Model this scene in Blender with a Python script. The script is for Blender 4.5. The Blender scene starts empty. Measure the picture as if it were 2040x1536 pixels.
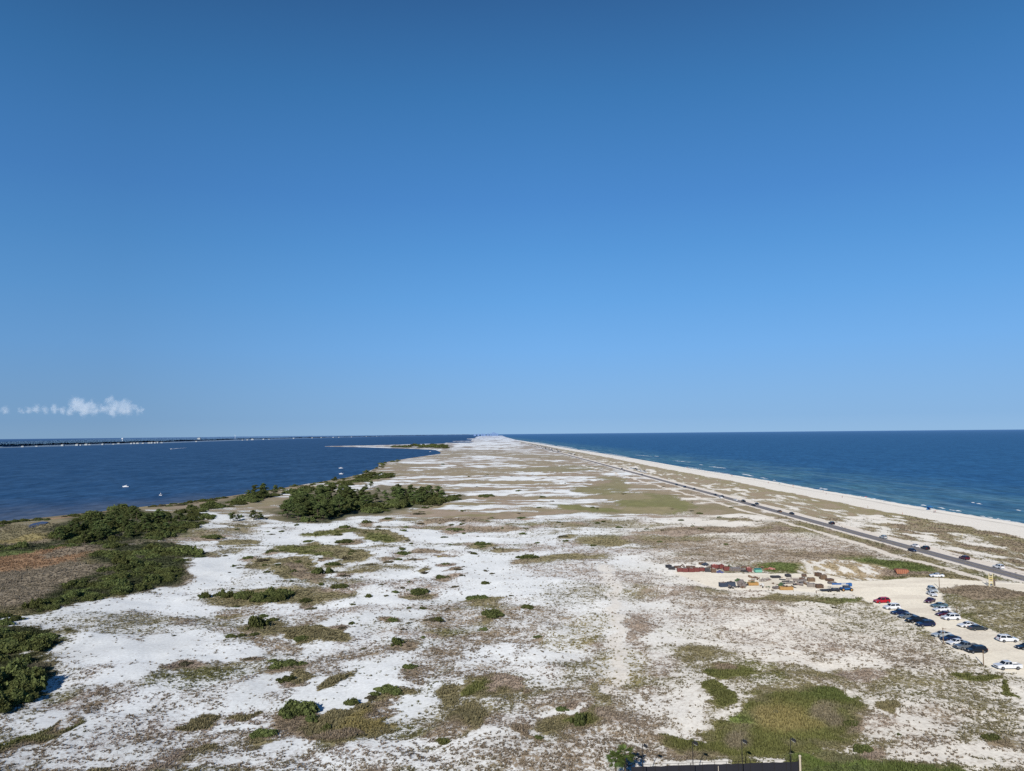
import bpy, bmesh, math, random
import numpy as np
from mathutils import Vector, Matrix, Euler

random.seed(7)
rng = np.random.default_rng(11)
R = math.radians
scene = bpy.context.scene
COL = scene.collection

# ------------------------------------------------------------------ camera
F = 1484.0
CX, CY = 1020.0, 768.0
ZG = 1.2
CAMZ = 55.0 + ZG
ROLL = math.atan(0.0095)
PITCH = math.atan((863.0 - CY) / F)
cam_data = bpy.data.cameras.new('camera')
cam = bpy.data.objects.new('camera', cam_data)
COL.objects.link(cam)
CM = Matrix.Translation((0, 0, CAMZ)) @ Matrix.Rotation(R(90) + PITCH, 4, 'X') @ Matrix.Rotation(-ROLL, 4, 'Z')
cam.matrix_world = CM
cam_data.sensor_fit = 'HORIZONTAL'
cam_data.sensor_width = 36.0
cam_data.lens = 36.0 * F / 2040.0
cam_data.clip_start = 0.5
cam_data.clip_end = 200000.0
scene.camera = cam
CR = np.array(CM.to_3x3())


def G(u, v, z=ZG, maxd=45000.0):
    """the point of the horizontal plane z that a spot of the photograph shows"""
    d = CR @ np.array(((u - CX) / F, -(v - CY) / F, -1.0))
    if d[2] > -1e-5:
        d[2] = -1e-5
    t = (z - CAMZ) / d[2]
    p = d * t
    n = math.hypot(p[0], p[1])
    if n > maxd:
        p *= maxd / n
    return np.array((p[0], p[1]))


def gpoly(pts, z=ZG):
    return np.array([G(u, v, z) for u, v in pts])


def s2l(r, g, b):
    f = lambda c: c / 12.92 if c <= 0.04045 else ((c + 0.055) / 1.055) ** 2.4
    return (f(r / 255), f(g / 255), f(b / 255))


def shown(r, g, b, k=1.0):
    """albedo that shows as about this colour under the afternoon sun"""
    c = s2l(r, g, b)
    return (c[0] * k / 1.20, c[1] * k / 1.20, c[2] * k / 1.19)


# ------------------------------------------------------------------ noise
def _hash(ix, iy, seed):
    h = (ix.astype(np.int64) * 374761393 + iy.astype(np.int64) * 668265263 + seed * 974634777) & 0x7fffffff
    h = ((h ^ (h >> 13)) * 1274126177) & 0x7fffffff
    h = ((h ^ (h >> 16)) * 2654435761) & 0x7fffffff
    h = h ^ (h >> 15)
    return (h & 0xffff) / 65535.0


def vnoise(x, y, seed=0):
    fx, fy = np.floor(x), np.floor(y)
    tx, ty = x - fx, y - fy
    tx = tx * tx * tx * (tx * (tx * 6 - 15) + 10)
    ty = ty * ty * ty * (ty * (ty * 6 - 15) + 10)
    a, b = _hash(fx, fy, seed), _hash(fx + 1, fy, seed)
    c, d = _hash(fx, fy + 1, seed), _hash(fx + 1, fy + 1, seed)
    return (a + (b - a) * tx) * (1 - ty) + (c + (d - c) * tx) * ty


def fbm(x, y, octaves=4, seed=0):
    s, a, t = 0.0, 1.0, 0.0
    for k in range(octaves):
        c, sn = math.cos(0.7 * k + 0.3), math.sin(0.7 * k + 0.3)
        s = s + a * vnoise((x * c - y * sn) * 2.03 ** k + 17.3 * k, (x * sn + y * c) * 2.03 ** k - 9.1 * k, seed + k * 31)
        t += a
        a *= 0.52
    return s / t


def sstep(a, b, x):
    t = np.clip((x - a) / (b - a), 0, 1)
    return t * t * (3 - 2 * t)


def seg_dist(x, y, pts, closed=False):
    best = np.full(x.shape, 1e9)
    n = len(pts)
    for i in range(n if closed else n - 1):
        a, b = pts[i], pts[(i + 1) % n]
        ex, ey = b[0] - a[0], b[1] - a[1]
        L = ex * ex + ey * ey + 1e-9
        t = np.clip(((x - a[0]) * ex + (y - a[1]) * ey) / L, 0, 1)
        best = np.minimum(best, (x - a[0] - t * ex) ** 2 + (y - a[1] - t * ey) ** 2)
    return np.sqrt(best)


def inside(x, y, pts):
    r = np.zeros(x.shape, bool)
    n = len(pts)
    for i in range(n):
        a, b = pts[i], pts[(i + 1) % n]
        if a[1] == b[1]:
            continue
        c = (a[1] > y) != (b[1] > y)
        r ^= c & (x < (b[0] - a[0]) * (y - a[1]) / (b[1] - a[1]) + a[0])
    return r


def sdist(x, y, pts):
    d = seg_dist(x, y, pts, True)
    return np.where(inside(x, y, pts), d, -d)


# ------------------------------------------------------------------ coast
BAY = [(0, 1038), (50, 1035), (120, 1027), (200, 1019), (280, 1010), (360, 1002), (420, 994), (480, 985),
       (548, 975), (590, 967.5), (632, 961), (690, 951.5), (723, 943.5), (753, 931), (755, 924), (773, 920), (815, 913), (857, 907),
       (877, 904), (878, 901), (868, 896.5), (840, 894.8), (807, 893.6), (757, 892.2), (723, 891), (690, 890.3), (647, 889.8),
       (647, 888.8), (700, 888), (753, 887), (807, 885.4), (885, 883.6), (888, 882.2), (930, 882), (945, 881.5),
       (938, 879.6), (900, 879.5), (901, 878.7), (938, 878.4), (941, 875.4), (930, 874.8), (930, 874.1), (946, 873.2), (948, 870.6), (955, 869.0), (966, 867.6)]
GULF = [(1000, 867.6), (1006, 870.2), (1012, 872), (1027, 876), (1068, 882.5), (1110, 889), (1152, 896), (1200, 903.3), (1260, 913), (1310, 921.5),
        (1360, 930.5), (1410, 938.5), (1460, 946.5), (1543, 959.5), (1627, 975), (1710, 988.5), (1800, 1004.5), (1867, 1015.5),
        (1950, 1029), (2040, 1043)]
bay_w, gulf_w = gpoly(BAY, 0.0), gpoly(GULF, 0.0)
gdir = gulf_w[-1] - gulf_w[-6]
gdir /= np.linalg.norm(gdir)
bdir = np.array((-0.75, -0.66))
LAND = np.vstack([[bay_w[0] + bdir * 1500], bay_w, gulf_w, [gulf_w[-1] + gdir * 1500]])

ROAD_PX = [(2040, 1152), (1900, 1114.3), (1800, 1087.5), (1700, 1060.5), (1600, 1033.5), (1500, 1006.2), (1400, 979.3), (1300, 952),
           (1200, 925), (1160, 914), (1110, 901), (1070, 890.5), (1040, 883)]
road_w = gpoly(ROAD_PX)
rdir = (road_w[3] - road_w[0])
rdir /= np.linalg.norm(rdir)
# one clean gentle curve through the measured points
ys = np.linspace(20, 4200, 160)
rc = np.polyfit(road_w[:, 1], road_w[:, 0], 2, w=1.0 / road_w[:, 1] ** 0.9)
ROADL = np.column_stack([np.polyval(rc, ys), ys])
TRACK = gpoly([(1160, 927), (1210, 938), (1310, 967), (1398, 992.5), (1510, 1025), (1610, 1055), (1710, 1083), (1783, 1107), (1867, 1128), (1950, 1152), (1990, 1164)])
TRAIL = gpoly([(1205, 1130), (1222, 1180), (1228, 1230), (1232, 1280), (1225, 1330), (1222, 1380)])
LOT = gpoly([(1600, 1143), (1649, 1144), (1700, 1157), (1760, 1156), (1814, 1150), (1869, 1152), (1955, 1157), (1990, 1160), (2045, 1162),
             (2045, 1181), (1987, 1169), (1940, 1165.5), (1869, 1171), (1877, 1192), (1889, 1212), (1916, 1232), (1971, 1256), (2034, 1281),
             (2120, 1320), (2200, 1420), (2100, 1372), (2040, 1350), (2010, 1340), (1979, 1331), (1924, 1303), (1877, 1281), (1853, 1258), (1806, 1237), (1751, 1209),
             (1720, 1194), (1696, 1183), (1638, 1181), (1579, 1177), (1520, 1175), (1433, 1175), (1392, 1161), (1351, 1144),
             (1345, 1137), (1420, 1141), (1550, 1143)])
SPOIL = gpoly([(1600, 1122), (1690, 1118), (1770, 1132), (1760, 1156), (1700, 1157), (1640, 1145), (1590, 1141)])
COURT = gpoly([(1262, 1524), (1600, 1512), (1606, 1700), (1240, 1700)])

# colours of the ground cover (linear)
SANDW, SANDC, SANDB = shown(224, 228, 228), shown(224, 219, 207), shown(226, 222, 212)
LOTC = shown(226, 219, 202)
OLIVE, OLIVB, BROWN, PINKB = shown(110, 112, 66), shown(134, 126, 94), shown(144, 130, 110), shown(158, 143, 127)
GREEN, BRIGHT, ORANGE, GREYV, TAN, DKGREEN = shown(98, 108, 60), shown(112, 130, 66), shown(158, 128, 98), shown(142, 131, 112), shown(152, 140, 94), shown(72, 76, 48)

# patches of ground cover: centre, full width, full height, tilt (degrees, up to the right), colour, cover, softness
PATCH = [
    # bay side marsh
    (60, 1042, 130, 12, 8, OLIVB, .95, .3), (70, 1112, 260, 34, 8, ORANGE, 1, .25), (150, 1098, 120, 16, 10, BROWN, .95, .3),
    (60, 1150, 330, 34, 6, GREYV, .97, .3), (60, 1185, 330, 46, 8, GREYV, .9, .4), (20, 1100, 120, 10, 5, GREEN, .95, .3),
    (60, 1215, 120, 20, 10, OLIVB, .9, .4), (300, 1004, 200, 7, 6, TAN, 1, .3), (15, 1062, 90, 22, 5, OLIVB, 1, .3), (130, 1030, 80, 5, 8, ORANGE, 1, .3), (60,1072,160,9,5,TAN,1,.3),
    # left sand
    (80, 1465, 190, 30, 21, OLIVE, 1, .12), (175, 1410, 150, 22, 26, BROWN, .62, .5), (60, 1500, 160, 40, 20, BROWN, .5, .6), (90, 1530, 180, 16, 8, BROWN, .75, .5),
    (410, 1432, 72, 24, 10, OLIVB, 1, .15), (487, 1420, 62, 12, 10, OLIVB, 1, .15), (330, 1237, 150, 18, -4, BROWN, .75, .5),
    (270, 1278, 60, 12, 0, BROWN, .6, .5), (452, 1222, 70, 8, 3, OLIVB, 1, .2), (400, 1485, 40, 12, 12, OLIVB, .9, .3),
    (455, 1262, 60, 16, -10, BROWN, .55, .5), (430, 1110, 40, 10, 10, PINKB, .8, .4), (475, 1078, 80, 12, 2, OLIVB, .9, .3), (500, 1090, 90, 8, 2, OLIVB, .8, .4),
    (480, 1050, 60, 8, 0, OLIVB, .95, .3), (320, 1405, 160, 22, 22, BROWN, .5, .6), (255, 1450, 150, 30, 12, PINKB, .45, .6), (390, 1390, 120, 30, 10, BROWN, .42, .6),
    (200, 1533, 60, 14, 0, OLIVB, .95, .3), (300, 1460, 90, 20, 12, BROWN, .5, .6), (390,1520,60,18,22,OLIVB,.7,.5),
    # middle sand
    (620, 1262, 130, 34, -6, OLIVB, 1, .25), (705, 1432, 165, 74, 18, OLIVB, 1, .14), (730, 1425, 120, 50, 22, TAN, .9, .4), (660, 1464, 90, 20, 2, BROWN, 1, .2),
    (668, 1353, 80, 24, 27, OLIVB, .95, .25), (600, 1345, 60, 26, 12, OLIVB, .85, .3), (760, 1405, 60, 30, 10, BROWN, .7, .5),
    (985, 1363, 105, 46, -4, OLIVB, .9, .35), (955, 1368, 50, 20, 10, OLIVE, 1, .4), (1005, 1362, 60, 36, -20, PINKB, .8, .5), (897, 1382, 60, 42, 30, OLIVB, .9, .35), (922, 1430, 95, 56, 14, OLIVB, .95, .3),
    (870, 1460, 90, 34, 10, BROWN, .6, .6), (1045, 1465, 34, 26, 0, BROWN, 1, .3), (1110, 1442, 80, 34, 10, OLIVB, .85, .45), (1165, 1440, 70, 26, 4, OLIVE, .95, .3),
    (1095, 1402, 120, 12, 6, BROWN, .65, .6), (1000, 1500, 160, 40, 0, BROWN, .45, .7), (1190, 1470, 120, 26, 0, BROWN, .62, .6), (1120, 1500, 140, 40, 0, PINKB, .55, .7),
    (1050, 1386, 24, 10, 15, BROWN, .9, .3), (880, 1476, 34, 10, 6, OLIVE, .95, .3), (690, 1215, 260, 24, 2, PINKB, .55, .7), (640, 1185, 160, 26, 4, OLIVB, .85, .4), (700, 1172, 120, 16, 6, PINKB, .7, .5),
    (585, 1135, 90, 32, 10, OLIVB, 1, .2), (600, 1140, 80, 24, -30, BROWN, .9, .3), (640, 1100, 190, 24, -4, OLIVE, 1, .25), (690, 1105, 120, 20, -8, OLIVB, .95, .3), (755, 1068, 120, 22, -8, OLIVB, 1, .25), (755, 1072, 60, 16, -6, OLIVE, 1, .3),
    (655, 1062, 120, 14, 4, OLIVE, .95, .3), (880, 1105, 50, 14, 4, TAN, 1, .2), (840, 1100, 70, 8, 4, BROWN, .8, .4), (730, 1092, 200, 6, 3, OLIVB, .7, .5), (520, 1190, 240, 26, 2, OLIVB, .9, .4),
    (700, 1140, 120, 10, 0, OLIVB, .85, .4), (870, 1105, 180, 8, 2, PINKB, .5, .6), (830,1184,60,16,0,OLIVB,1,.3),
    # far middle: long dune meadows
    (960, 1026, 150, 7, 2, OLIVB, 1, .3), (930, 1035, 190, 8, 4, BROWN, 1, .3), (1060, 1022, 160, 9, 4, BROWN, 1, .3), (1180, 1014, 140, 9, -2, OLIVE, 1, .3), (1120, 1008, 100, 9, -4, OLIVE, .95, .3),
    (1220, 965, 80, 40, 0, OLIVE, 1, .2), (1190, 976, 130, 12, 0, OLIVE, 1, .25), (1300, 1000, 140, 34, -6, OLIVE, 1, .2), (1250, 990, 90, 12, 0, OLIVB, 1, .3), (1290, 1016, 120, 10, 0, OLIVB, 1, .3),
    (1175, 960, 80, 5, 0, BROWN, 1, .3), (1060, 922, 110, 10, 0, OLIVB, 1, .3), (1030, 934, 340, 8, 1, OLIVB, .95, .4), (1120, 934, 150, 12, 2, OLIVE, 1, .3), (1150, 944, 120, 7, 0, BROWN, 1, .3),
    (880, 941, 320, 9, 0, OLIVB, .95, .3), (1010, 960, 190, 9, -1, OLIVB, 1, .3), (1060, 967, 140, 5, 0, BROWN, 1, .3), (760, 925, 160, 8, -2, OLIVB, .9, .4), (720, 955, 170, 14, 6, OLIVE, .9, .4),
    (1040, 907, 220, 9, -2, OLIVB, .9, .4), (940, 902, 150, 12, 0, OLIVB, .85, .5), (850, 972, 130, 10, 2, OLIVB, .9, .4), (650, 990, 300, 12, 6, OLIVB, .8, .5), (1390, 1056, 200, 16, 2, BROWN, .85, .5), (1335, 1062, 120, 8, 0, PINKB, .8, .5), (1200, 1076, 110, 12, -4, OLIVB, .9, .4),
    (1010, 1094, 60, 7, 4, OLIVB, .95, .3), (1140, 1108, 170, 18, 3, OLIVB, .8, .5), (1200, 1096, 320, 12, 0, PINKB, .55, .7), (1290, 1045, 170, 8, 2, OLIVB, .7, .5), (960, 1052, 170, 6, -1, BROWN, .85, .4),
    (1450, 1090, 300, 34, -3, BROWN, .72, .6), (1600, 1080, 260, 26, -8, PINKB, .6, .6), (1560, 1115, 260, 20, -2, BROWN, .75, .5), (1390, 1115, 220, 16, 0, BROWN, .7, .6), (1700, 1085, 160, 20, -14, BROWN, .6, .6),
    (1600, 1055, 90, 12, -8, OLIVB, .8, .4), (1690, 1070, 80, 10, -14, OLIVB, .8, .4),
    (1575, 1134, 110, 14, -2, GREEN, 1, .25), (1780, 1128, 190, 16, -6, GREEN, 1, .25), (1630, 1193, 160, 14, 0, GREEN, 1, .25), (1560, 1192, 160, 16, 2, OLIVB, .85, .4),
    (560, 1118, 120, 12, 4, OLIVB, .9, .4), (455, 1102, 70, 14, 8, OLIVB, .7, .5), (500, 1128, 60, 10, 0, OLIVB, .85, .4), (760, 1132, 170, 14, 0, OLIVB, .75, .5), (820, 1168, 200, 26, 2, PINKB, .6, .6), (900, 1232, 130, 30, 6, BROWN, .6, .6), (960, 1272, 190, 40, 6, BROWN, .62, .6), (880, 1302, 140, 36, 8, BROWN, .7, .5),
    (930, 1340, 120, 24, 10, BROWN, .6, .5), (700, 1305, 170, 34, 8, BROWN, .66, .5), (560, 1290, 90, 26, -20, BROWN, .6, .5), (1080, 1230, 170, 50, 0, BROWN, .55, .6), (1180, 1180, 210, 50, 0, OLIVB, .55, .6), (1130, 1140, 210, 34, 0, PINKB, .55, .6), (1250, 1150, 170, 36, 0, PINKB, .58, .6), (650, 1330, 60, 30, 10, BROWN, .66, .5), (840, 1340, 100, 40, 14, BROWN, .7, .5), (860, 1210, 140, 16, 2, BROWN, .6, .5),
    (480, 1215, 110, 12, 4, BROWN, .66, .5), (620, 1235, 90, 18, 10, BROWN, .66, .5), (520, 1275, 60, 20, -24, BROWN, .7, .5), (250, 1240, 200, 40, 6, OLIVB, .62, .6), (170, 1262, 110, 20, 0, OLIVB, .6, .6), (560, 1385, 80, 30, 14, BROWN, .5, .6), (470, 1360, 90, 30, 20, BROWN, .5, .6), (130, 1440, 120, 20, 22, BROWN, .6, .6), (250, 1500, 240, 40, 12, BROWN, .36, .7), (430, 1505, 140, 36, 12, BROWN, .38, .7), (520, 1500, 120, 34, 8, BROWN, .3, .7), (690, 1500, 200, 34, 6, PINKB, .3, .7), (600, 1525, 300, 24, 4, BROWN, .3, .7), (840, 1515, 160, 40, 4, BROWN, .3, .7), (560, 1455, 60, 16, 10, BROWN, .6, .6),
    # right of the trail
    (1272, 1250, 60, 80, 0, PINKB, .72, .45), (1420, 1205, 170, 40, 0, BROWN, .66, .6), (1360, 1230, 160, 40, 0, PINKB, .5, .7), (1160, 1258, 140, 50, 20, TAN, .5, .6), (1230, 1330, 110, 70, 0, TAN, .42, .7),
    (1550, 1260, 300, 70, -6, PINKB, .4, .8), (1700, 1230, 220, 60, -10, OLIVB, .52, .7), (1880, 1330, 240, 90, -18, OLIVB, .55, .6), (1790, 1300, 200, 60, -14, BROWN, .55, .7), (1960, 1400, 220, 100, -24, OLIVB, .58, .6),
    (1780, 1350, 260, 26, -6, OLIVB, .72, .5), (1940, 1345, 80, 14, -2, OLIVE, .95, .3), (1985, 1205, 200, 60, -16, OLIVB, .74, .4), (1960, 1180, 190, 24, -4, BROWN, .9, .4), (1990, 1240, 130, 40, -20, OLIVB, .7, .4),
    (2010, 1365, 60, 10, -34, OLIVE, .95, .3), (1780, 1412, 40, 22, 0, OLIVB, .9, .4), (1760, 1440, 60, 30, 0, PINKB, .6, .6), (1860, 1420, 90, 40, 0, BROWN, .6, .6), (1850, 1480, 90, 26, 0, BROWN, .55, .6),
    (1395, 1301, 135, 34, -4, OLIVB, .78, .35), (1442, 1342, 92, 40, -8, OLIVE, 1, .12), (1430, 1330, 60, 14, -4, BROWN, 1, .3), (1437, 1388, 66, 52, -8, OLIVE, 1, .2), (1400, 1332, 50, 20, 0, OLIVB, .7, .5),
    (1350, 1473, 60, 24, -4, OLIVE, 1, .15), (1290, 1470, 90, 26, 0, BROWN, .75, .5), (1640, 1345, 240, 24, -3, OLIVB, .7, .5), (1600, 1385, 160, 20, -6, OLIVB, .85, .4), (1720, 1345, 100, 20, 0, PINKB, .75, .5),
    (1110, 1512, 400, 66, 0, BROWN, .6, .8), (1350, 1500, 220, 34, 0, BROWN, .7, .7), (1290, 1380, 40, 18, 0, PINKB, .7, .5), (1330, 1400, 120, 60, -10, BROWN, .35, .8), (1190, 1400, 30, 90, 0, OLIVB, .75, .5), (1150, 1350, 100, 40, 20, OLIVB, .5, .6),
]
POLYP = [
    ([(1500, 1386), (1590, 1380), (1680, 1378), (1735, 1402), (1720, 1430), (1690, 1450), (1668, 1476), (1600, 1492), (1560, 1510), (1440, 1512), (1395, 1492), (1360, 1472), (1392, 1456),
      (1430, 1452), (1462, 1436), (1490, 1412)], OLIVE, 1.0, 1.6),
    ([(1585, 1560), (1592, 1506), (1640, 1492), (1700, 1493), (1745, 1508), (1820, 1513), (1900, 1526), (1990, 1545), (1990, 1600), (1585, 1600)], GREEN, 1.0, 1.6),
    ([(80, 1060), (130, 1035), (165, 1022), (260, 1015), (330, 1018), (375, 1026), (415, 1036), (350, 1067), (265, 1086), (200, 1097), (170, 1088), (100, 1080)], DKGREEN, 1.0, 3),
    ([(170, 1107), (230, 1092), (300, 1082), (360, 1080), (418, 1112), (364, 1117), (372, 1152), (340, 1167), (250, 1187), (180, 1202), (120, 1217), (60, 1228), (40, 1222), (90, 1192), (130, 1162), (200, 1142), (212, 1122)], DKGREEN, 1.0, 2.5),
    ([(-60, 1085), (100, 1078), (150, 1075), (150, 1090), (-60, 1103)], DKGREEN, 1.0, 2.5),
    ([(-80, 1260), (60, 1254), (125, 1262), (128, 1285), (70, 1302), (-80, 1310)], DKGREEN, 1.0, 2), ([(-80, 1308), (60, 1308), (85, 1320), (100, 1352), (85, 1388), (40, 1415), (-80, 1430)], DKGREEN, 1.0, 2),
    ([(545, 1014), (590, 988), (640, 978), (740, 978), (760, 968), (860, 978), (930, 986), (925, 996), (860, 1007), (790, 1017), (740, 1022), (690, 1032), (640, 1043), (590, 1043), (545, 1033)], DKGREEN, 1.0, 5),
    ([(350, 1016), (400, 1007), (440, 998), (490, 985), (540, 976), (560, 984), (530, 994), (450, 1003), (400, 1014)], DKGREEN, 1.0, 5),
    ([(560, 980), (620, 968), (700, 953), (770, 946), (790, 950), (770, 960), (650, 972), (590, 985)], OLIVB, .9, 8),
    ([(760, 890.6), (800, 887), (880, 885), (905, 888.5), (890, 898), (872, 894), (800, 892)], DKGREEN, 1.0, 15),
    ([(790, 913), (830, 909), (900, 905), (960, 903), (900, 911), (830, 916)], OLIVB, .8, 20),
]
MARSH = gpoly([(-160, 1048), (60, 1036), (150, 1026), (250, 1016), (215, 1060), (190, 1092), (215, 1128), (130, 1168), (40, 1226), (-160, 1246)])
# bare sand and thinly grown sand
BARE = [(300, 1298, 300, 64, 4, BROWN, .06, .5), (430, 1125, 120, 74, 10, BROWN, .04, .4), (330, 1200, 400, 26, 4, BROWN, .07, .5), (470, 1300, 180, 30, 8, BROWN, .1, .5), (500, 1370, 150, 50, 10, BROWN, .12, .5), (765, 1360, 120, 30, 14, BROWN, .08, .4),
        (800, 1215, 160, 36, 4, BROWN, .12, .5), (930, 1160, 190, 50, 4, BROWN, .14, .5), (1370, 1420, 84, 90, -50, BROWN, .08, .4), (1380, 1282, 260, 18, -4, BROWN, .1, .5), (1630, 1222, 150, 46, -4, BROWN, .16, .5), (1790, 1440, 170, 60, 0, BROWN, .2, .5),
        (1900, 1500, 260, 40, 0, BROWN, .22, .5), (1480, 1245, 120, 24, 0, BROWN, .14, .5), (980, 1290, 140, 44, 8, BROWN, .14, .5), (1090, 1310, 160, 40, 8, BROWN, .16, .5), (480, 1440, 90, 14, 4, BROWN, .1, .5), (560, 1480, 90, 30, 4, BROWN, .1, .5),
        (820, 1480, 200, 22, 4, BROWN, .14, .5), (960, 1480, 160, 36, 4, BROWN, .14, .5), (1110, 1420, 110, 14, 8, BROWN, .1, .5), (250, 1350, 160, 40, 14, BROWN, .08, .5), (1570, 1020, 120, 10, 0, BROWN, .08, .4), (1400, 1040, 260, 9, -2, BROWN, .08, .4), (1480, 1030, 160, 10, -3, BROWN, .1, .4),
        (1620, 1325, 200, 16, -3, BROWN, .14, .5), (1540, 1300, 200, 30, -4, BROWN, .2, .6), (1720, 1320, 120, 30, -8, BROWN, .2, .6), (640, 1060, 160, 6, 3, BROWN, .08, .4), (600, 1068, 120, 8, 3, BROWN, .08, .4), (860, 1130, 200, 14, 2, BROWN, .14, .5), (1010, 1180, 160, 40, 0, BROWN, .16, .6)]
# scattered shrubs on the sand: foot, width, height (px), kind
S1 = [(365, 1330, 42, 18, 1), (510, 1262, 74, 38, 0), (543, 1240, 30, 11, 0), (600, 1281, 42, 17, 0), (680, 1257, 24, 11, 1), (680, 1178, 40, 18, 0), (608, 1203, 26, 14, 0), (634, 1150, 24, 18, 2), (655, 1148, 18, 18, 2), (686, 1149, 26, 9, 1),
      (790, 1290, 46, 22, 0), (781, 1242, 30, 12, 0), (863, 1240, 36, 14, 1), (723, 1295, 22, 8, 1), (836, 1189, 50, 18, 0), (880, 1155, 34, 12, 0), (890, 1128, 26, 9, 0), (843, 1141, 24, 9, 1), (770, 1190, 16, 7, 1), (804, 1255, 16, 7, 1),
      (803, 1109, 36, 12, 0), (775, 1119, 30, 8, 1), (820, 1119, 28, 8, 1), (905, 1061, 38, 14, 0), (735, 1130, 38, 8, 1), (663, 1129, 36, 12, 0), (553, 1129, 16, 8, 0), (545, 1104, 36, 10, 0), (525, 1119, 36, 9, 1), (497, 1115, 34, 8, 0),
      (475, 1134, 18, 7, 1), (615, 1083, 24, 8, 0), (686, 1057, 28, 14, 0), (675, 1068, 24, 7, 0), (688, 1084, 40, 12, 0), (730, 1046, 24, 12, 0), (772, 1037, 24, 7, 0), (840, 1042, 20, 5, 1), (568, 1332, 76, 24, 0), (572, 1362, 42, 18, 0),
      (493, 1315, 28, 7, 1), (815, 1336, 38, 15, 0), (768, 1384, 74, 20, 0), (700, 1410, 38, 22, 0), (595, 1436, 72, 46, 0), (652, 1460, 38, 20, 0), (622, 1446, 36, 26, 0), (525, 1474, 52, 26, 0), (957, 1089, 38, 13, 0), (934, 1102, 18, 6, 1),
      (1051, 1116, 56, 15, 0), (948, 1199, 58, 16, 0), (978, 1233, 56, 23, 0), (1052, 1215, 40, 13, 0), (1018, 1190, 18, 6, 1), (1073, 1272, 22, 8, 0), (1125, 1070, 28, 6, 1), (968, 1140, 16, 6, 1), (920, 1148, 22, 8, 1),
      (1155, 1452, 52, 36, 0), (1072, 1476, 22, 12, 0), (1118, 1412, 30, 10, 0), (1415, 1347, 26, 14, 0), (1490, 1410, 14, 8, 0), (1718, 1503, 40, 24, 0), (1697, 1450, 32, 14, 0), (1975, 1482, 42, 22, 0), (967, 994, 40, 13, 0), (1100, 1000, 14, 4, 1), (1240, 986, 10, 4, 1),
      (1040, 1034, 24, 6, 0), (700, 1245, 18, 8, 0), (893, 1215, 16, 6, 1), (760, 1168, 16, 6, 1), (690, 1118, 30, 9, 1), (640, 1117, 26, 9, 1), (590, 1093, 22, 8, 1), (703, 1103, 24, 8, 0), (585, 1143, 20, 9, 0), (640, 1165, 18, 8, 0),
      (745, 1072, 12, 5, 0), (757, 1074, 10, 5, 0), (773, 1080, 14, 6, 0), (632, 1067, 14, 5, 0), (800, 1093, 20, 5, 1), (910, 1137, 26, 5, 1), (610, 1105, 16, 6, 0), (540, 1068, 16, 5, 1), (560, 1062, 16, 5, 0), (425, 1072, 50, 8, 0), (870, 1010, 30, 8, 1), (1105, 1010, 14, 5, 0),
      (845, 1015, 22, 8, 0), (830, 1027, 30, 6, 1), (772, 1022, 20, 8, 0), (480, 1032, 18, 9, 0), (520, 1033, 20, 8, 0), (640, 1012, 20, 8, 0), (1790, 1466, 12, 6, 0), (1480, 1436, 26, 9, 0), (1660, 1215, 18, 5, 1), (1950, 1346, 20, 8, 1), (345, 1268, 12, 5, 1), (700, 1470, 16, 9, 1),
      (740, 1398, 40, 14, 1), (1545, 1420, 20, 10, 1), (1600, 1460, 24, 10, 1)]
SKIRT = [(u + w * 0.12, v - h * 0.2, w * 1.45, h * 0.95, 6, (OLIVB, BROWN, PINKB)[int(u) % 3], .86, .6) for (u, v, w, h, k) in S1 if w >= 22]
ELL = []
for (u, v, w, h, ang, c, cov, soft) in BARE + SKIRT + PATCH:
    cov = cov * 0.78 if cov < 0.8 else cov
    c0 = G(u, v)
    J = np.column_stack([(G(u + 1, v) - G(u - 1, v)) / 2, (G(u, v + 1) - G(u, v - 1)) / 2])
    a = R(-ang)
    Rm = np.array([[math.cos(a), math.sin(a)], [-math.sin(a), math.cos(a)]])
    M = np.diag([2.0 / w, 2.0 / h]) @ Rm @ np.linalg.inv(J)
    D = np.linalg.inv(M)
    ext = np.abs(D).sum(1) * 1.7
    ELL.append((c0, M, ext, np.array(c), cov, soft, min(np.linalg.norm(D, axis=0))))
PLY = [(gpoly(p), np.array(c), cov, soft) for p, c, cov, soft in POLYP]


def road_dist(x, y):
    yc = np.clip(y, 20, 4200)
    sl = np.polyval(np.polyder(rc), yc)
    return np.hypot(np.abs(x - np.polyval(rc, yc)) / np.sqrt(1 + sl * sl), y - yc)


def flat_mask(x, y):
    """1 where the ground has been levelled (road, lot, track)"""
    m = sstep(34, 12, road_dist(x, y))
    m = np.maximum(m, sstep(-8, 2, sdist(x, y, LOT)))
    return np.maximum(m, sstep(-6, 0, sdist(x, y, COURT)))


def height(x, y, sd=None):
    if sd is None:
        sd = sdist(x, y, LAND)
    fl = flat_mask(x, y)
    base = np.clip(sd * 0.035, -2.5, ZG)
    d = np.hypot(x, y)
    rel = (fbm(x / 34, y / 34, 3, 5) - 0.5) * 4.0 + (fbm(x / 9, y / 9, 2, 8) - 0.5) * 1.4
    h = base + rel * sstep(30, 90, sd) * (1 - fl) * sstep(2600, 900, d)
    return np.where(sd > 12, np.maximum(h, 0.36 + 0.1 * (h - 0.36)), h)


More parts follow.
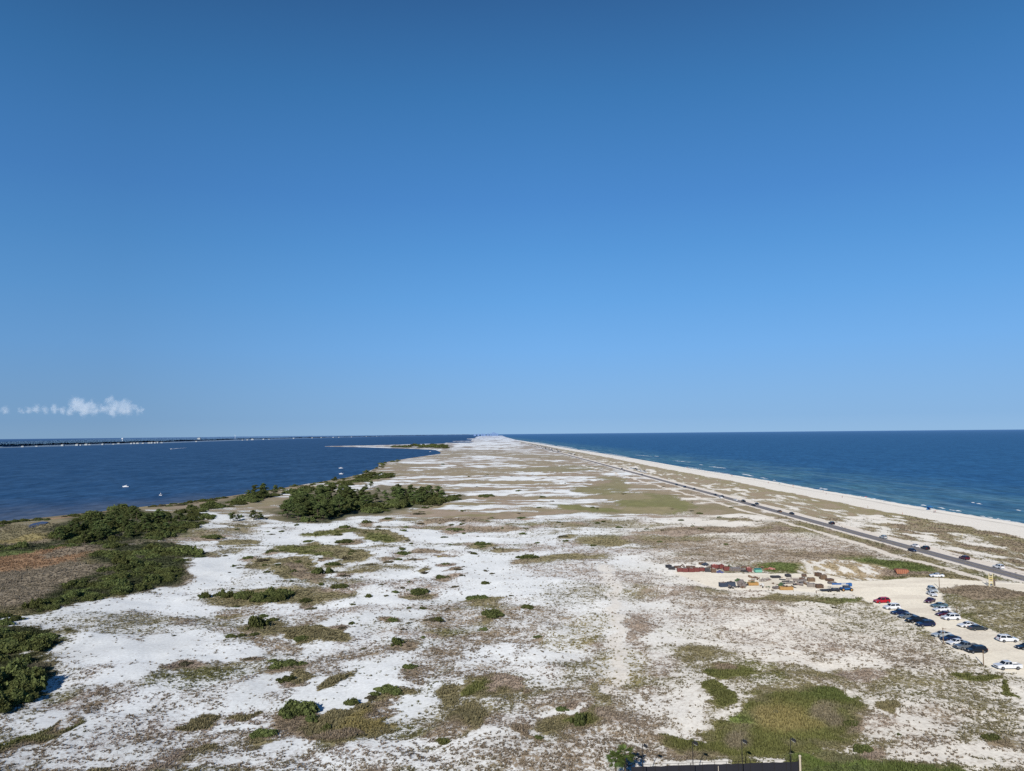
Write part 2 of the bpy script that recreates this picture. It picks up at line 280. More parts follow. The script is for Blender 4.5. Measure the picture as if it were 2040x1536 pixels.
def fields(x, y, sd=None):
    if sd is None:
        sd = sdist(x, y, LAND)
    gs = seg_dist(x, y, np.vstack([gulf_w, [gulf_w[-1] + gdir * 1500]]))
    xx = x - 0.21 * (y - 120)
    rdl = road_dist(x, y)
    big = fbm(x / 46, y / 38, 4, 2)
    mid = fbm(x / 13, y / 11, 3, 21)
    warm = sstep(-35, 55, xx + 30 * (fbm(x / 60, y / 60, 2, 70) - 0.5))
    far = sstep(260, 720, np.hypot(x, y))
    cov = 0.215 + 0.06 * sstep(-90, -20, xx) + 0.11 * sstep(-40, 50, xx) + 0.95 * (big - 0.5) * (1 + 0.4 * far) + 0.6 * (mid - 0.5) - 0.04 * far
    cov = np.clip(cov, 0.04, 0.8)
    # the stripes of dune meadow and bare sand farther out
    st = fbm(x / 150, y / 34, 4, 44)
    st2 = fbm(x / 46, y / 15, 4, 45) * (1 - 0.5 * sstep(900, 2000, y)) + fbm(x / 120, y / 60, 4, 46) * 0.5 * sstep(900, 2000, y)
    cov = np.where(far > 0, cov * (1 - 0.4 * far) + far * (np.clip((st - 0.53) * 5.0, 0, 0.55) + np.clip((st2 - 0.5) * 6.0, 0, 0.6) + 0.05), cov)
    tone = fbm(x / 30, y / 30, 3, 90)[..., None]
    tone2 = fbm(x / 18, y / 18, 3, 91)[..., None]
    vc = np.array(OLIVB) + (np.array(PINKB) - np.array(OLIVB)) * sstep(0.42, 0.62, tone)
    vc = vc + (np.array(OLIVE) - vc) * sstep(0.52, 0.68, tone2) * 0.7
    vc = vc + (np.array(BROWN) - vc) * (far * 0.6)[..., None]
    vc = vc * 0.95
    sc = np.array(SANDW) + (np.array(SANDC) - np.array(SANDW)) * (warm * 0.9)[..., None]
    sc = sc * (0.85 + 0.26 * fbm(x / 16, y / 13, 5, 33))[..., None]
    # ripple of the edges so that no patch keeps a drawn outline
    wx = x + (fbm(x / 7, y / 7, 3, 51) - 0.5) * 7
    wy = y + (fbm(x / 7, y / 7, 3, 52) - 0.5) * 7
    far_w = sstep(250, 900, np.hypot(x, y)) * 3.0
    wx = wx + (fbm(x / 30, y / 30, 3, 53) - 0.5) * 9 * far_w
    wy = wy + (fbm(x / 30, y / 30, 3, 54) - 0.5) * 14 * far_w
    # marsh behind the bay, and rank grass along its shore
    mm = sstep(-4, 4, sdist(wx, wy, MARSH))
    cov = cov + (0.96 - cov) * mm
    mcol = np.array(GREYV) + (np.array(OLIVB) - np.array(GREYV)) * sstep(0.4, 0.6, fbm(x / 14, y / 22, 3, 66))[..., None]
    mcol = mcol * (0.62 + 0.8 * fbm(x / 16, y / 4, 4, 67))[..., None]
    vc = vc + (mcol - vc) * mm[..., None]
    shore = sstep(34, 8, sd + 26 * (mid - 0.5)) * (x < 0) * sstep(1500, 900, y) * (sd > 0)
    cov = cov + (0.9 - cov) * shore
    vc = vc + (np.array(shown(118, 108, 76)) - vc) * (shore * 0.8)[..., None]
    near_road = sstep(75, 40, rdl) * (x < np.polyval(rc, np.clip(y, 20, 4200)))
    cov = np.clip(cov + 0.22 * near_road * (0.4 + 1.2 * mid), 0, 1)
    vfar = sstep(1800, 4000, np.hypot(x, y))
    cov = cov + (np.clip((fbm(x / 90, y / 420, 4, 47) - 0.46) * 4.0, 0, 0.7) - cov) * vfar * 0.8
    for c0, M, ext, c, cv, soft, rad in ELL:
        k = np.nonzero((np.abs(x - c0[0]) < ext[0] + 8) & (np.abs(y - c0[1]) < ext[1] + 8))[0]
        if not len(k):
            continue
        px, py = wx[k] - c0[0], wy[k] - c0[1]
        r = np.hypot(M[0, 0] * px + M[0, 1] * py, M[1, 0] * px + M[1, 1] * py)
        rg = fbm(x[k] / 3.1, y[k] / 3.1, 3, 64) - 0.5
        m = sstep(1 + soft * 0.9, 1 - soft * 1.25, r + 0.55 * rg)
        cov[k] = cov[k] + (np.clip(cv * (0.93 + 0.6 * rg * (cv > 0.3)), 0, 1) - cov[k]) * m
        vc[k] = vc[k] + (c * (0.82 + 0.36 * fbm(x[k] / 5, y[k] / 5, 2, 61))[:, None] - vc[k]) * np.clip(m * 1.6, 0, 1)[:, None]
    for pw, c, cv, soft in PLY:
        lo, hi = pw.min(0) - 30, pw.max(0) + 30
        k = np.nonzero((x > lo[0]) & (x < hi[0]) & (y > lo[1]) & (y < hi[1]))[0]
        if not len(k):
            continue
        rg = fbm(x[k] / 3.1, y[k] / 3.1, 3, 65) - 0.5
        m = sstep(-soft * 1.5, soft * 1.5, sdist(wx[k], wy[k], pw) + 5 * rg)
        cov[k] = cov[k] + (np.clip(cv * (0.96 + 0.45 * rg), 0, 1) - cov[k]) * m
        cc = c * (0.7 + 0.6 * fbm(x[k] / 6, y[k] / 6, 3, 62))[:, None]
        cc = cc + (np.array(GREYV) - cc) * (sstep(0.56, 0.72, fbm(x[k] / 9, y[k] / 9, 3, 63)) * 0.45)[:, None]
        vc[k] = vc[k] + (cc - vc[k]) * m[:, None]
    for (u, v, w, h, c, soft) in [(1562, 1432, 110, 46, TAN, .4), (1655, 1425, 70, 34, GREYV, .5), (1480, 1432, 40, 14, BRIGHT, .5), (1660, 1392, 120, 22, GREEN, .4), (1460, 1470, 60, 30, GREYV, .6), (1680, 1520, 120, 26, BRIGHT, .5)]:
        c0 = G(u, v)
        J = np.column_stack([(G(u + 1, v) - G(u - 1, v)) / 2, (G(u, v + 1) - G(u, v - 1)) / 2])
        M = np.diag([2.0 / w, 2.0 / h]) @ np.linalg.inv(J)
        px, py = wx - c0[0], wy - c0[1]
        m = sstep(1 + soft, 1 - soft, np.hypot(M[0, 0] * px + M[0, 1] * py, M[1, 0] * px + M[1, 1] * py))
        vc = vc + (np.array(c) - vc) * (m * 0.8)[:, None]
    # far meadows: broken into thin streaks, browner with distance
    far2 = sstep(380, 900, np.hypot(x, y))
    hf = fbm(x / 26, y / 9, 4, 48) * 0.6 + fbm(x / 70, y / 28, 3, 49) * 0.4
    cov = np.clip(cov + far2 * (hf - 0.52) * 2.6, 0, 1)
    bt = np.array(BROWN) * (0.75 + 0.5 * fbm(x / 40, y / 16, 3, 50))[..., None]
    vc = vc + (bt - vc) * (0.55 * far2)[..., None]
    # belt of dune scrub between road and beach, then the beach
    rd = road_dist(x, y)
    right = x > np.polyval(rc, np.clip(y, 20, 4200))
    ca, cb = x * gdir[1] - y * gdir[0], x * gdir[0] + y * gdir[1]
    n2 = 0.66 * fbm(ca / 5, cb / 16, 4, 77) + 0.34 * fbm(ca / 22, cb / 40, 3, 78)
    belt = right & (gs > 44) & (sd > 0)
    bcov = np.clip(0.6 + (n2 - 0.5) * 3.2 + 0.38 * sstep(80, 52, gs), 0.1, 1)
    cov = np.where(belt, bcov, cov)
    vb = np.array(OLIVB) * 1.05 + (np.array(BROWN) - np.array(OLIVB)) * sstep(0.45, 0.6, n2)[..., None]
    vc = np.where(belt[..., None], vb, vc)
    sc = np.where((right & (sd > 0))[..., None], np.array(SANDB) * 0.97, sc)
    edge = 47 + 7 * (fbm(x / 15, y / 15, 3, 80) - 0.5)
    bm = sstep(edge + 2.5, edge - 2.5, gs) * (right & (sd > -60))
    cov = cov * (1 - bm)
    wrack = np.exp(-((gs - 14 - 4 * (fbm(x / 40, y / 40, 2, 81) - 0.5)) / 1.3) ** 2) * 1.1 - 0.16 * sstep(13, 8, gs) + 0.5 * sstep(3, 0, gs)
    sc = np.where(bm[..., None] > 0.5, np.array(SANDB)[None] * (0.94 - 0.4 * wrack * (0.35 + 0.8 * vnoise(x / 9, y / 9, 82)))[..., None] * (0.97 + 0.06 * fbm(x / 20, y / 20, 3, 83))[..., None], sc)
    # road shoulders, lot, tracks
    signed = np.where(right, rd, -rd)
    sh = sstep(11.5, 9.5, signed + 2 * (mid - 0.5)) * sstep(-7.4, -5.6, signed + 2 * (mid - 0.5))
    sh = sh * (y < 4200) * np.clip(0.45 + 1.1 * fbm(x / 2.5, y / 9, 3, 95), 0, 1)
    cov = cov * (1 - sh)
    sc = sc + (np.array(shown(212, 204, 192)) - sc) * (sh * 0.9)[..., None]
    td = seg_dist(wx * 0.3 + x * 0.7, wy * 0.3 + y * 0.7, TRACK)
    tm = np.maximum(sstep(2.4, 1.3, td), 0.55 * sstep(3.2, 0.6, seg_dist(wx, wy, TRAIL)))
    cov = cov * (1 - tm)
    sc = sc + (np.array(shown(212, 204, 191)) - sc) * tm[..., None]
    sp = sstep(-3, 3, sdist(wx, wy, SPOIL))
    cov = cov * (1 - sp) + sp * np.clip((fbm(x / 1.8, y / 5, 3, 86) - 0.36) * 2.2, 0.1, 0.75)
    vc = vc + (np.array(shown(178, 160, 130)) - vc) * (sp * 0.8)[..., None]
    lm = sstep(-1.0, 1.2, sdist(wx * 0.35 + x * 0.65, wy * 0.35 + y * 0.65, LOT))
    cov = cov * (1 - lm)
    worn = fbm(x / 10, y / 10, 4, 87)
    lc = np.array(LOTC) * (0.9 + 0.2 * worn)[..., None]
    lc = lc + (np.array(shown(200, 191, 176)) - lc) * (0.5 * sstep(0.5, 0.7, fbm(x / 22, y / 5, 3, 88)))[..., None]
    sc = sc + (lc - sc) * lm[..., None]
    # thin beach along the bay, dark wet edge
    bay = (~right) & (sd > 0)
    wet = bay & (sd < 2.5)
    sc = np.where(wet[..., None], sc * 0.75, sc)
    # haze mixed into the ground colours, growing with distance from the viewpoint
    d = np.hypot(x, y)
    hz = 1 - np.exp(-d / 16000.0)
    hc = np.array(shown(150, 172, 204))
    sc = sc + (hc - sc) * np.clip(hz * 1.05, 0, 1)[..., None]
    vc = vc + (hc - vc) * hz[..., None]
    return sd, np.clip(cov, 0, 1), vc, sc


# ------------------------------------------------------------------ helpers
def mesh_np(name, verts, faces, loops=4, smooth=False):
    me = bpy.data.meshes.new(name)
    nv, nf = len(verts), len(faces)
    me.vertices.add(nv)
    me.vertices.foreach_set('co', np.asarray(verts, np.float32).ravel())
    me.loops.add(nf * loops)
    me.loops.foreach_set('vertex_index', np.asarray(faces, np.int32).ravel())
    me.polygons.add(nf)
    me.polygons.foreach_set('loop_start', np.arange(nf, dtype=np.int32) * loops)
    me.polygons.foreach_set('loop_total', np.full(nf, loops, np.int32))
    me.polygons.foreach_set('use_smooth', np.full(nf, smooth))
    me.update(calc_edges=True)
    return me


def add_attr(me, name, arr4):
    a = me.attributes.new(name, 'FLOAT_COLOR', 'POINT')
    a.data.foreach_set('color', np.asarray(arr4, np.float32).ravel())


def obj(name, me, parent=None, mat=None, loc=None):
    o = bpy.data.objects.new(name, me)
    COL.objects.link(o)
    if mat is not None and not me.materials:
        me.materials.append(mat)
    if parent is not None:
        o.parent = parent
    if loc is not None:
        o.location = loc
    return o


def tag(o, label=None, cat=None, group=None, kind=None):
    if label: o['label'] = label
    if cat: o['category'] = cat
    if group: o['group'] = group
    if kind: o['kind'] = kind
    return o


def empty(name, loc, rz=0.0):
    o = bpy.data.objects.new(name, None)
    o.empty_display_size = 0.5
    COL.objects.link(o)
    o.location = loc
    o.rotation_euler = (0, 0, rz)
    return o


def kids(o):
    return list(o.children)


def copy_tree(o, parent=None):
    c = o.copy()
    COL.objects.link(c)
    if parent is not None:
        c.parent = parent
    for ch in kids(o):
        copy_tree(ch, c)
    return c


class MB:
    """collects boxes, bars and tubes into one mesh"""
    def __init__(self):
        self.bm = bmesh.new()

    def box(self, c, s, rot=None, bevel=0.0, mi=0):
        M = Matrix.Translation(c) @ (rot.to_4x4() if rot is not None else Matrix.Identity(4)) @ Matrix.Diagonal((s[0], s[1], s[2], 1))
        r = bmesh.ops.create_cube(self.bm, size=1.0, matrix=M)
        fs = {f for v in r['verts'] for f in v.link_faces}
        if bevel:
            es = {e for v in r['verts'] for e in v.link_edges}
            q = bmesh.ops.bevel(self.bm, geom=list(es), offset=bevel, segments=1, affect='EDGES')
            fs = fs | set(q['faces'])
        for f in fs:
            if f.is_valid:
                f.material_index = mi
        return self

    def tube(self, a, b, r1, r2=None, n=8, mi=0):
        a, b = Vector(a), Vector(b)
        d = b - a
        q = d.to_track_quat('Z', 'Y').to_matrix().to_4x4()
        M = Matrix.Translation((a + b) / 2) @ q
        r = bmesh.ops.create_cone(self.bm, cap_ends=True, segments=n, radius1=r1, radius2=r1 if r2 is None else r2, depth=d.length, matrix=M)
        for f in {f for v in r['verts'] for f in v.link_faces}:
            f.material_index = mi
        return self

    def ball(self, c, s, sub=2, mi=0):
        M = Matrix.Translation(c) @ Matrix.Diagonal((s[0], s[1], s[2], 1))
        r = bmesh.ops.create_icosphere(self.bm, subdivisions=sub, radius=1.0, matrix=M)
        for f in {f for v in r['verts'] for f in v.link_faces}:
            f.material_index = mi
        return self

    def prism(self, prof, y0, y1, mi=0, inset=None):
        """closed x-z outline between y0 and y1; inset scales the outline's width side per point"""
        n = len(prof)
        if inset is None:
            inset = [0] * n
        A = [self.bm.verts.new((p[0], y0 + i, p[1])) for p, i in zip(prof, inset)]
        B = [self.bm.verts.new((p[0], y1 - i, p[1])) for p, i in zip(prof, inset)]
        fs = [self.bm.faces.new(A), self.bm.faces.new(B[::-1])]
        for k in range(n):
            fs.append(self.bm.faces.new((A[k], B[k], B[(k + 1) % n], A[(k + 1) % n])))
        for f in fs:
            f.material_index = mi
        return self

    def quad(self, pts, mi=0):
        f = self.bm.faces.new([self.bm.verts.new(p) for p in pts])
        f.material_index = mi
        return self

    def mesh(self, name, mats=None, smooth=False):
        bmesh.ops.recalc_face_normals(self.bm, faces=self.bm.faces[:])
        me = bpy.data.meshes.new(name)
        self.bm.to_mesh(me)
        self.bm.free()
        if smooth:
            me.polygons.foreach_set('use_smooth', np.ones(len(me.polygons), bool))
        for m in (mats or []):
            me.materials.append(m)
        return me

    def build(self, name, mat, parent=None, smooth=False, loc=None):
        mats = mat if isinstance(mat, list) else [mat]
        return obj(name, self.mesh(name, mats, smooth), parent, loc=loc)


# ------------------------------------------------------------------ materials
def new_mat(name):
    m = bpy.data.materials.new(name)
    m.use_nodes = True
    nt = m.node_tree
    nt.nodes.clear()
    out = nt.nodes.new('ShaderNodeOutputMaterial')
    return m, nt, out


def N(nt, t, **kw):
    n = nt.nodes.new(t)
    for k, v in kw.items():
        if k in n.inputs:
            n.inputs[k].default_value = v
        else:
            setattr(n, k, v)
    return n


def math_node(nt, op, a, b=None, clamp=False):
    n = nt.nodes.new('ShaderNodeMath')
    n.operation = op
    n.use_clamp = clamp
    for i, v in enumerate((a, b)):
        if v is None:
            continue
        if isinstance(v, (int, float)):
            n.inputs[i].default_value = v
        else:
            nt.links.new(v, n.inputs[i])
    return n.outputs[0]


def mix_col(nt, fac, a, b, mode='MIX'):
    n = nt.nodes.new('ShaderNodeMix')
    n.data_type = 'RGBA'
    n.blend_type = mode
    for s, v in ((0, fac), (6, a), (7, b)):
        if isinstance(v, (int, float)):
            n.inputs[s].default_value = v
        elif isinstance(v, tuple):
            n.inputs[s].default_value = (*v[:3], 1)
        else:
            nt.links.new(v, n.inputs[s])
    return n.outputs[2]


def paint(name, col, rough=0.5, metal=0.0, coat=0.0, var=0.12, scale=3.0, rust=None):
    """plain material with procedural grime so that no face is one flat tone"""
    m, nt, out = new_mat(name)
    b = N(nt, 'ShaderNodeBsdfPrincipled', Roughness=rough, Metallic=metal)
    b.inputs['Coat Weight'].default_value = coat
    tc = N(nt, 'ShaderNodeTexCoord')
    nz = N(nt, 'ShaderNodeTexNoise', Scale=scale, Detail=5.0)
    nt.links.new(tc.outputs['Object'], nz.inputs['Vector'])
    dark = tuple(c * (1 - 2 * var) for c in col)
    lite = tuple(min(1, c * (1 + var)) for c in col)
    c = mix_col(nt, nz.outputs['Fac'], dark, lite)
    if rust:
        n2 = N(nt, 'ShaderNodeTexNoise', Scale=scale * 1.7, Detail=6.0)
        nt.links.new(tc.outputs['Object'], n2.inputs['Vector'])
        f = math_node(nt, 'MULTIPLY', math_node(nt, 'SUBTRACT', n2.outputs['Fac'], 0.5), 6.0, True)
        c = mix_col(nt, f, c, rust)
    nt.links.new(c, b.inputs['Base Color'])
    nt.links.new(b.outputs[0], out.inputs[0])
    return m


def ground_mat():
    m, nt, out = new_mat('sand_and_scrub')
    L = nt.links.new
    av = N(nt, 'ShaderNodeAttribute', attribute_name='veg')
    asn = N(nt, 'ShaderNodeAttribute', attribute_name='sand')
    geo = N(nt, 'ShaderNodeNewGeometry')
    n1 = N(nt, 'ShaderNodeTexNoise', Scale=1.25, Detail=4.0, Roughness=0.62)
    n2 = N(nt, 'ShaderNodeTexNoise', Scale=3.4, Detail=2.0, Roughness=0.6)
    n3 = N(nt, 'ShaderNodeTexNoise', Scale=0.3, Detail=3.0, Roughness=0.55)
    for n in (n1, n2, n3):
        L(geo.outputs['Position'], n.inputs['Vector'])
    s = math_node(nt, 'ADD', math_node(nt, 'MULTIPLY', n1.outputs['Fac'], 0.52), math_node(nt, 'MULTIPLY', n2.outputs['Fac'], 0.26))
    s = math_node(nt, 'ADD', s, math_node(nt, 'MULTIPLY', n3.outputs['Fac'], 0.22))
    # cover 0..1 -> threshold
    thr = math_node(nt, 'ADD', math_node(nt, 'MULTIPLY', av.outputs['Alpha'], -0.42), 0.685)
    d = math_node(nt, 'SUBTRACT', s, thr)
    mask = N(nt, 'ShaderNodeMapRange', interpolation_type='SMOOTHSTEP')
    mask.inputs['From Min'].default_value = -0.025
    mask.inputs['From Max'].default_value = 0.045
    L(d, mask.inputs['Value'])
    n4 = N(nt, 'ShaderNodeTexNoise', Scale=5.0, Detail=3.0, Roughness=0.7)
    L(geo.outputs['Position'], n4.inputs['Vector'])
    vary = N(nt, 'ShaderNodeMapRange')
    vary.inputs['From Min'].default_value, vary.inputs['From Max'].default_value = 0.25, 0.75
    vary.inputs['To Min'].default_value, vary.inputs['To Max'].default_value = 0.55, 1.5
    L(n4.outputs['Fac'], vary.inputs['Value'])
    vm = N(nt, 'ShaderNodeVectorMath', operation='SCALE')
    L(av.outputs['Color'], vm.inputs[0])
    L(vary.outputs[0], vm.inputs['Scale'])
    # sand: faint ripples and litter
    n5 = N(nt, 'ShaderNodeTexNoise', Scale=1.4, Detail=5.0, Roughness=0.65)
    L(geo.outputs['Position'], n5.inputs['Vector'])
    sv = N(nt, 'ShaderNodeMapRange')
    sv.inputs['From Min'].default_value, sv.inputs['From Max'].default_value = 0.3, 0.7
    sv.inputs['To Min'].default_value, sv.inputs['To Max'].default_value = 0.80, 1.05
    L(n5.outputs['Fac'], sv.inputs['Value'])
    sm = N(nt, 'ShaderNodeVectorMath', operation='SCALE')
    L(asn.outputs['Color'], sm.inputs[0])
    L(sv.outputs[0], sm.inputs['Scale'])
    # litter, runners and grey crust around and between the tufts
    n6 = N(nt, 'ShaderNodeTexNoise', Scale=0.95, Detail=6.0, Roughness=0.75)
    L(geo.outputs['Position'], n6.inputs['Vector'])
    lit = N(nt, 'ShaderNodeMapRange', interpolation_type='SMOOTHSTEP')
    lit.inputs['From Min'].default_value, lit.inputs['From Max'].default_value = -0.02, 0.11
    thr2 = math_node(nt, 'ADD', math_node(nt, 'MULTIPLY', av.outputs['Alpha'], -0.40), 0.60)
    L(math_node(nt, 'SUBTRACT', n6.outputs['Fac'], thr2), lit.inputs['Value'])
    crust = mix_col(nt, 0.32, sm.outputs[0], av.outputs['Color'])
    crust = mix_col(nt, 1.0, crust, (0.9, 0.88, 0.88), 'MULTIPLY')
    base_c = mix_col(nt, math_node(nt, 'MULTIPLY', lit.outputs[0], 0.9), sm.outputs[0], crust)
    col = mix_col(nt, mask.outputs[0], base_c, vm.outputs[0])
    bump = N(nt, 'ShaderNodeBump', Strength=0.55, Distance=0.25)
    hsum = math_node(nt, 'ADD', math_node(nt, 'MULTIPLY', mask.outputs[0], 0.6), math_node(nt, 'MULTIPLY', n5.outputs['Fac'], 0.25))
    hsum = math_node(nt, 'ADD', hsum, math_node(nt, 'MULTIPLY', math_node(nt, 'MULTIPLY', n4.outputs['Fac'], mask.outputs[0]), 0.9))
    L(hsum, bump.inputs['Height'])
    b = N(nt, 'ShaderNodeBsdfDiffuse', Roughness=0.8)
    L(col, b.inputs['Color'])
    L(bump.outputs[0], b.inputs['Normal'])
    L(b.outputs[0], out.inputs[0])
    return m


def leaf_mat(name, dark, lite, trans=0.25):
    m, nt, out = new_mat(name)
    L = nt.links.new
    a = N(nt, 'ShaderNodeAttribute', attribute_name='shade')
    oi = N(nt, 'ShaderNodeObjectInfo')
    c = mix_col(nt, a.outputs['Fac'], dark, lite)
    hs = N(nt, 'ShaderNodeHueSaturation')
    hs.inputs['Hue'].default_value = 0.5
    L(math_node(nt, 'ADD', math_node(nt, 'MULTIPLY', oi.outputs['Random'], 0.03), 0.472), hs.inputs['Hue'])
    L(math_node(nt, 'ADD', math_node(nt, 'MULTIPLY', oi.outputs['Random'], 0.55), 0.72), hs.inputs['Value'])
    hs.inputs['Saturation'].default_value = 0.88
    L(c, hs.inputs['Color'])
    d = N(nt, 'ShaderNodeBsdfDiffuse')
    t = N(nt, 'ShaderNodeBsdfTranslucent')
    L(hs.outputs[0], d.inputs['Color'])
    L(hs.outputs[0], t.inputs['Color'])
    mx = N(nt, 'ShaderNodeMixShader', Fac=trans)
    L(d.outputs[0], mx.inputs[1])
    L(t.outputs[0], mx.inputs[2])
    L(mx.outputs[0], out.inputs[0])
    return m


def water_mat(name, deep, shallow, origin, normal, width, gloss, haze, dark, band=0.0):
    m, nt, out = new_mat(name)
    L = nt.links.new
    geo = N(nt, 'ShaderNodeNewGeometry')
    sub = N(nt, 'ShaderNodeVectorMath', operation='SUBTRACT')
    L(geo.outputs['Position'], sub.inputs[0])
    sub.inputs[1].default_value = (origin[0], origin[1], 0)
    dot = N(nt, 'ShaderNodeVectorMath', operation='DOT_PRODUCT')
    L(sub.outputs[0], dot.inputs[0])
    dot.inputs[1].default_value = (normal[0], normal[1], 0)
    wob = N(nt, 'ShaderNodeTexNoise', Scale=0.012, Detail=4.0)
    L(geo.outputs['Position'], wob.inputs['Vector'])
    dist = math_node(nt, 'ADD', dot.outputs['Value'], math_node(nt, 'MULTIPLY', math_node(nt, 'SUBTRACT', wob.outputs['Fac'], 0.5), width * 0.7))
    off = N(nt, 'ShaderNodeMapRange', interpolation_type='SMOOTHSTEP')
    off.inputs['From Max'].default_value = width
    L(dist, off.inputs['Value'])
    c = mix_col(nt, off.outputs[0], shallow, deep)
    # long streaks of wind and swell
    mp = N(nt, 'ShaderNodeMapping')
    mp.inputs['Rotation'].default_value = (0, 0, math.atan2(normal[1], normal[0]))
    mp.inputs['Scale'].default_value = (0.022, 0.011, 1)
    L(geo.outputs['Position'], mp.inputs['Vector'])
    st = N(nt, 'ShaderNodeTexNoise', Scale=1.0, Detail=6.0, Roughness=0.62)
    L(mp.outputs[0], st.inputs['Vector'])
    f = N(nt, 'ShaderNodeMapRange')
    f.inputs['From Min'].default_value, f.inputs['From Max'].default_value = 0.38, 0.64
    L(st.outputs['Fac'], f.inputs['Value'])
    c = mix_col(nt, math_node(nt, 'MULTIPLY', f.outputs[0], 0.75), c, dark)
    # sandbar bands and spent foam running along the shore
    mp3 = N(nt, 'ShaderNodeMapping')
    mp3.inputs['Rotation'].default_value = (0, 0, -math.atan2(normal[1], normal[0]))
    mp3.inputs['Scale'].default_value = (0.075, 0.0042, 1)
    L(geo.outputs['Position'], mp3.inputs['Vector'])
    bd = N(nt, 'ShaderNodeTexNoise', Scale=1.0, Detail=4.0, Roughness=0.7)
    L(mp3.outputs[0], bd.inputs['Vector'])
    b1 = N(nt, 'ShaderNodeMapRange')
    b1.inputs['From Min'].default_value, b1.inputs['From Max'].default_value = 0.5, 0.68
    L(bd.outputs['Fac'], b1.inputs['Value'])
    nearf = N(nt, 'ShaderNodeMapRange')
    nearf.inputs['From Min'].default_value, nearf.inputs['From Max'].default_value = 5.0, width * 0.75
    nearf.inputs['To Min'].default_value, nearf.inputs['To Max'].default_value = band, 0.0
    L(dist, nearf.inputs['Value'])
    c = mix_col(nt, math_node(nt, 'MULTIPLY', b1.outputs[0], nearf.outputs[0]), c, s2l(150, 182, 188))
    # short chop
    mp2 = N(nt, 'ShaderNodeMapping')
    mp2.inputs['Rotation'].default_value = (0, 0, math.atan2(normal[1], normal[0]) + 0.35)
    mp2.inputs['Scale'].default_value = (0.11, 0.05, 1)
    L(geo.outputs['Position'], mp2.inputs['Vector'])
    ch = N(nt, 'ShaderNodeTexNoise', Scale=1.0, Detail=5.0, Roughness=0.68)
    L(mp2.outputs[0], ch.inputs['Vector'])
    f2 = N(nt, 'ShaderNodeMapRange')
    f2.inputs['From Min'].default_value, f2.inputs['From Max'].default_value = 0.3, 0.72
    f2.inputs['To Min'].default_value, f2.inputs['To Max'].default_value = 0.62, 1.5
    L(ch.outputs['Fac'], f2.inputs['Value'])
    sm = N(nt, 'ShaderNodeVectorMath', operation='SCALE')
    L(c, sm.inputs[0])
    L(f2.outputs[0], sm.inputs['Scale'])
    # air light painted into the water colour, rising with distance from the origin
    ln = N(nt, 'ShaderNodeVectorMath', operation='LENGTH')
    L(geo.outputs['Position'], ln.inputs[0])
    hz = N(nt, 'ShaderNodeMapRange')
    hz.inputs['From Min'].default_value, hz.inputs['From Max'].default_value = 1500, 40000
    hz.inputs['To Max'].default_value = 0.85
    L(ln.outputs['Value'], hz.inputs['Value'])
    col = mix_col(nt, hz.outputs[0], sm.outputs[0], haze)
    bump = N(nt, 'ShaderNodeBump', Strength=0.5, Distance=1.0)
    L(ch.outputs['Fac'], bump.inputs['Height'])
    d = N(nt, 'ShaderNodeBsdfDiffuse')
    g = N(nt, 'ShaderNodeBsdfGlossy', Roughness=0.35)
    L(col, d.inputs['Color'])
    for b in (d, g):
        L(bump.outputs[0], b.inputs['Normal'])
    mx = N(nt, 'ShaderNodeMixShader', Fac=gloss)
    L(d.outputs[0], mx.inputs[1])
    L(g.outputs[0], mx.inputs[2])
    L(mx.outputs[0], out.inputs[0])
    return m


# ------------------------------------------------------------------ ground sheet
rows = np.concatenate([np.arange(2.0, 60, 0.5), np.arange(60, 720, 0.85), np.arange(720, 1500, 12), np.arange(1500, 6000, 150)])
dep = 55.0 * F / rows
ta = np.concatenate([np.linspace(-2.6, -0.82, 90)[:-1], np.linspace(-0.82, 0.82, 1050), np.linspace(0.82, 2.6, 90)[1:]])
TX = dep[:, None] * ta[None, :]
TY = np.repeat(dep[:, None], len(ta), 1)
gx, gy = TX.ravel(), TY.ravel()
sd = sdist(gx, gy, LAND)
kl = np.nonzero(sd > -60)[0]
cov, vc, sc, gz = np.zeros(len(gx)), np.zeros((len(gx), 3)), np.full((len(gx), 3), .3), np.full(len(gx), -2.5)
_, cov[kl], vc[kl], sc[kl] = fields(gx[kl], gy[kl], sd[kl])
gz[kl] = height(gx[kl], gy[kl], sd[kl])
nr, nc = TX.shape
idx = np.arange(nr * nc).reshape(nr, nc)
quads = np.stack([idx[:-1, :-1], idx[:-1, 1:], idx[1:, 1:], idx[1:, :-1]], -1).reshape(-1, 4)
quads = quads[(gz[quads] > -0.6).any(1)][:, ::-1]
used = np.unique(quads)
remap = np.zeros(nr * nc, np.int64)
remap[used] = np.arange(len(used))
gm = mesh_np('ground', np.column_stack([gx, gy, gz])[used], remap[quads], smooth=True)
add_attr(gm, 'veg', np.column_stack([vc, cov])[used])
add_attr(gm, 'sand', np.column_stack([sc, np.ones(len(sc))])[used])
ground = obj('ground', gm, mat=ground_mat())
tag(ground, kind='structure')


GZ = gz.reshape(nr, nc)
depf = -dep


def gh(x, y):
    """height of the ground sheet under a point, read off the sheet itself"""
    i = min(max(int(np.searchsorted(depf, -y)) - 1, 0), nr - 2)
    fi = min(max((dep[i] - y) / (dep[i] - dep[i + 1]), 0), 1)
    j = min(max(int(np.searchsorted(ta, x / y)) - 1, 0), nc - 2)
    fj = min(max((x / y - ta[j]) / (ta[j + 1] - ta[j]), 0), 1)
    a = GZ[i, j] * (1 - fj) + GZ[i, j + 1] * fj
    b = GZ[i + 1, j] * (1 - fj) + GZ[i + 1, j + 1] * fj
    return float(a * (1 - fi) + b * fi)


def at(u, v, it=2):
    z = ZG
    for _ in range(it):
        p = G(u, v, z)
        z = gh(p[0], p[1])
    return Vector((p[0], p[1], z))


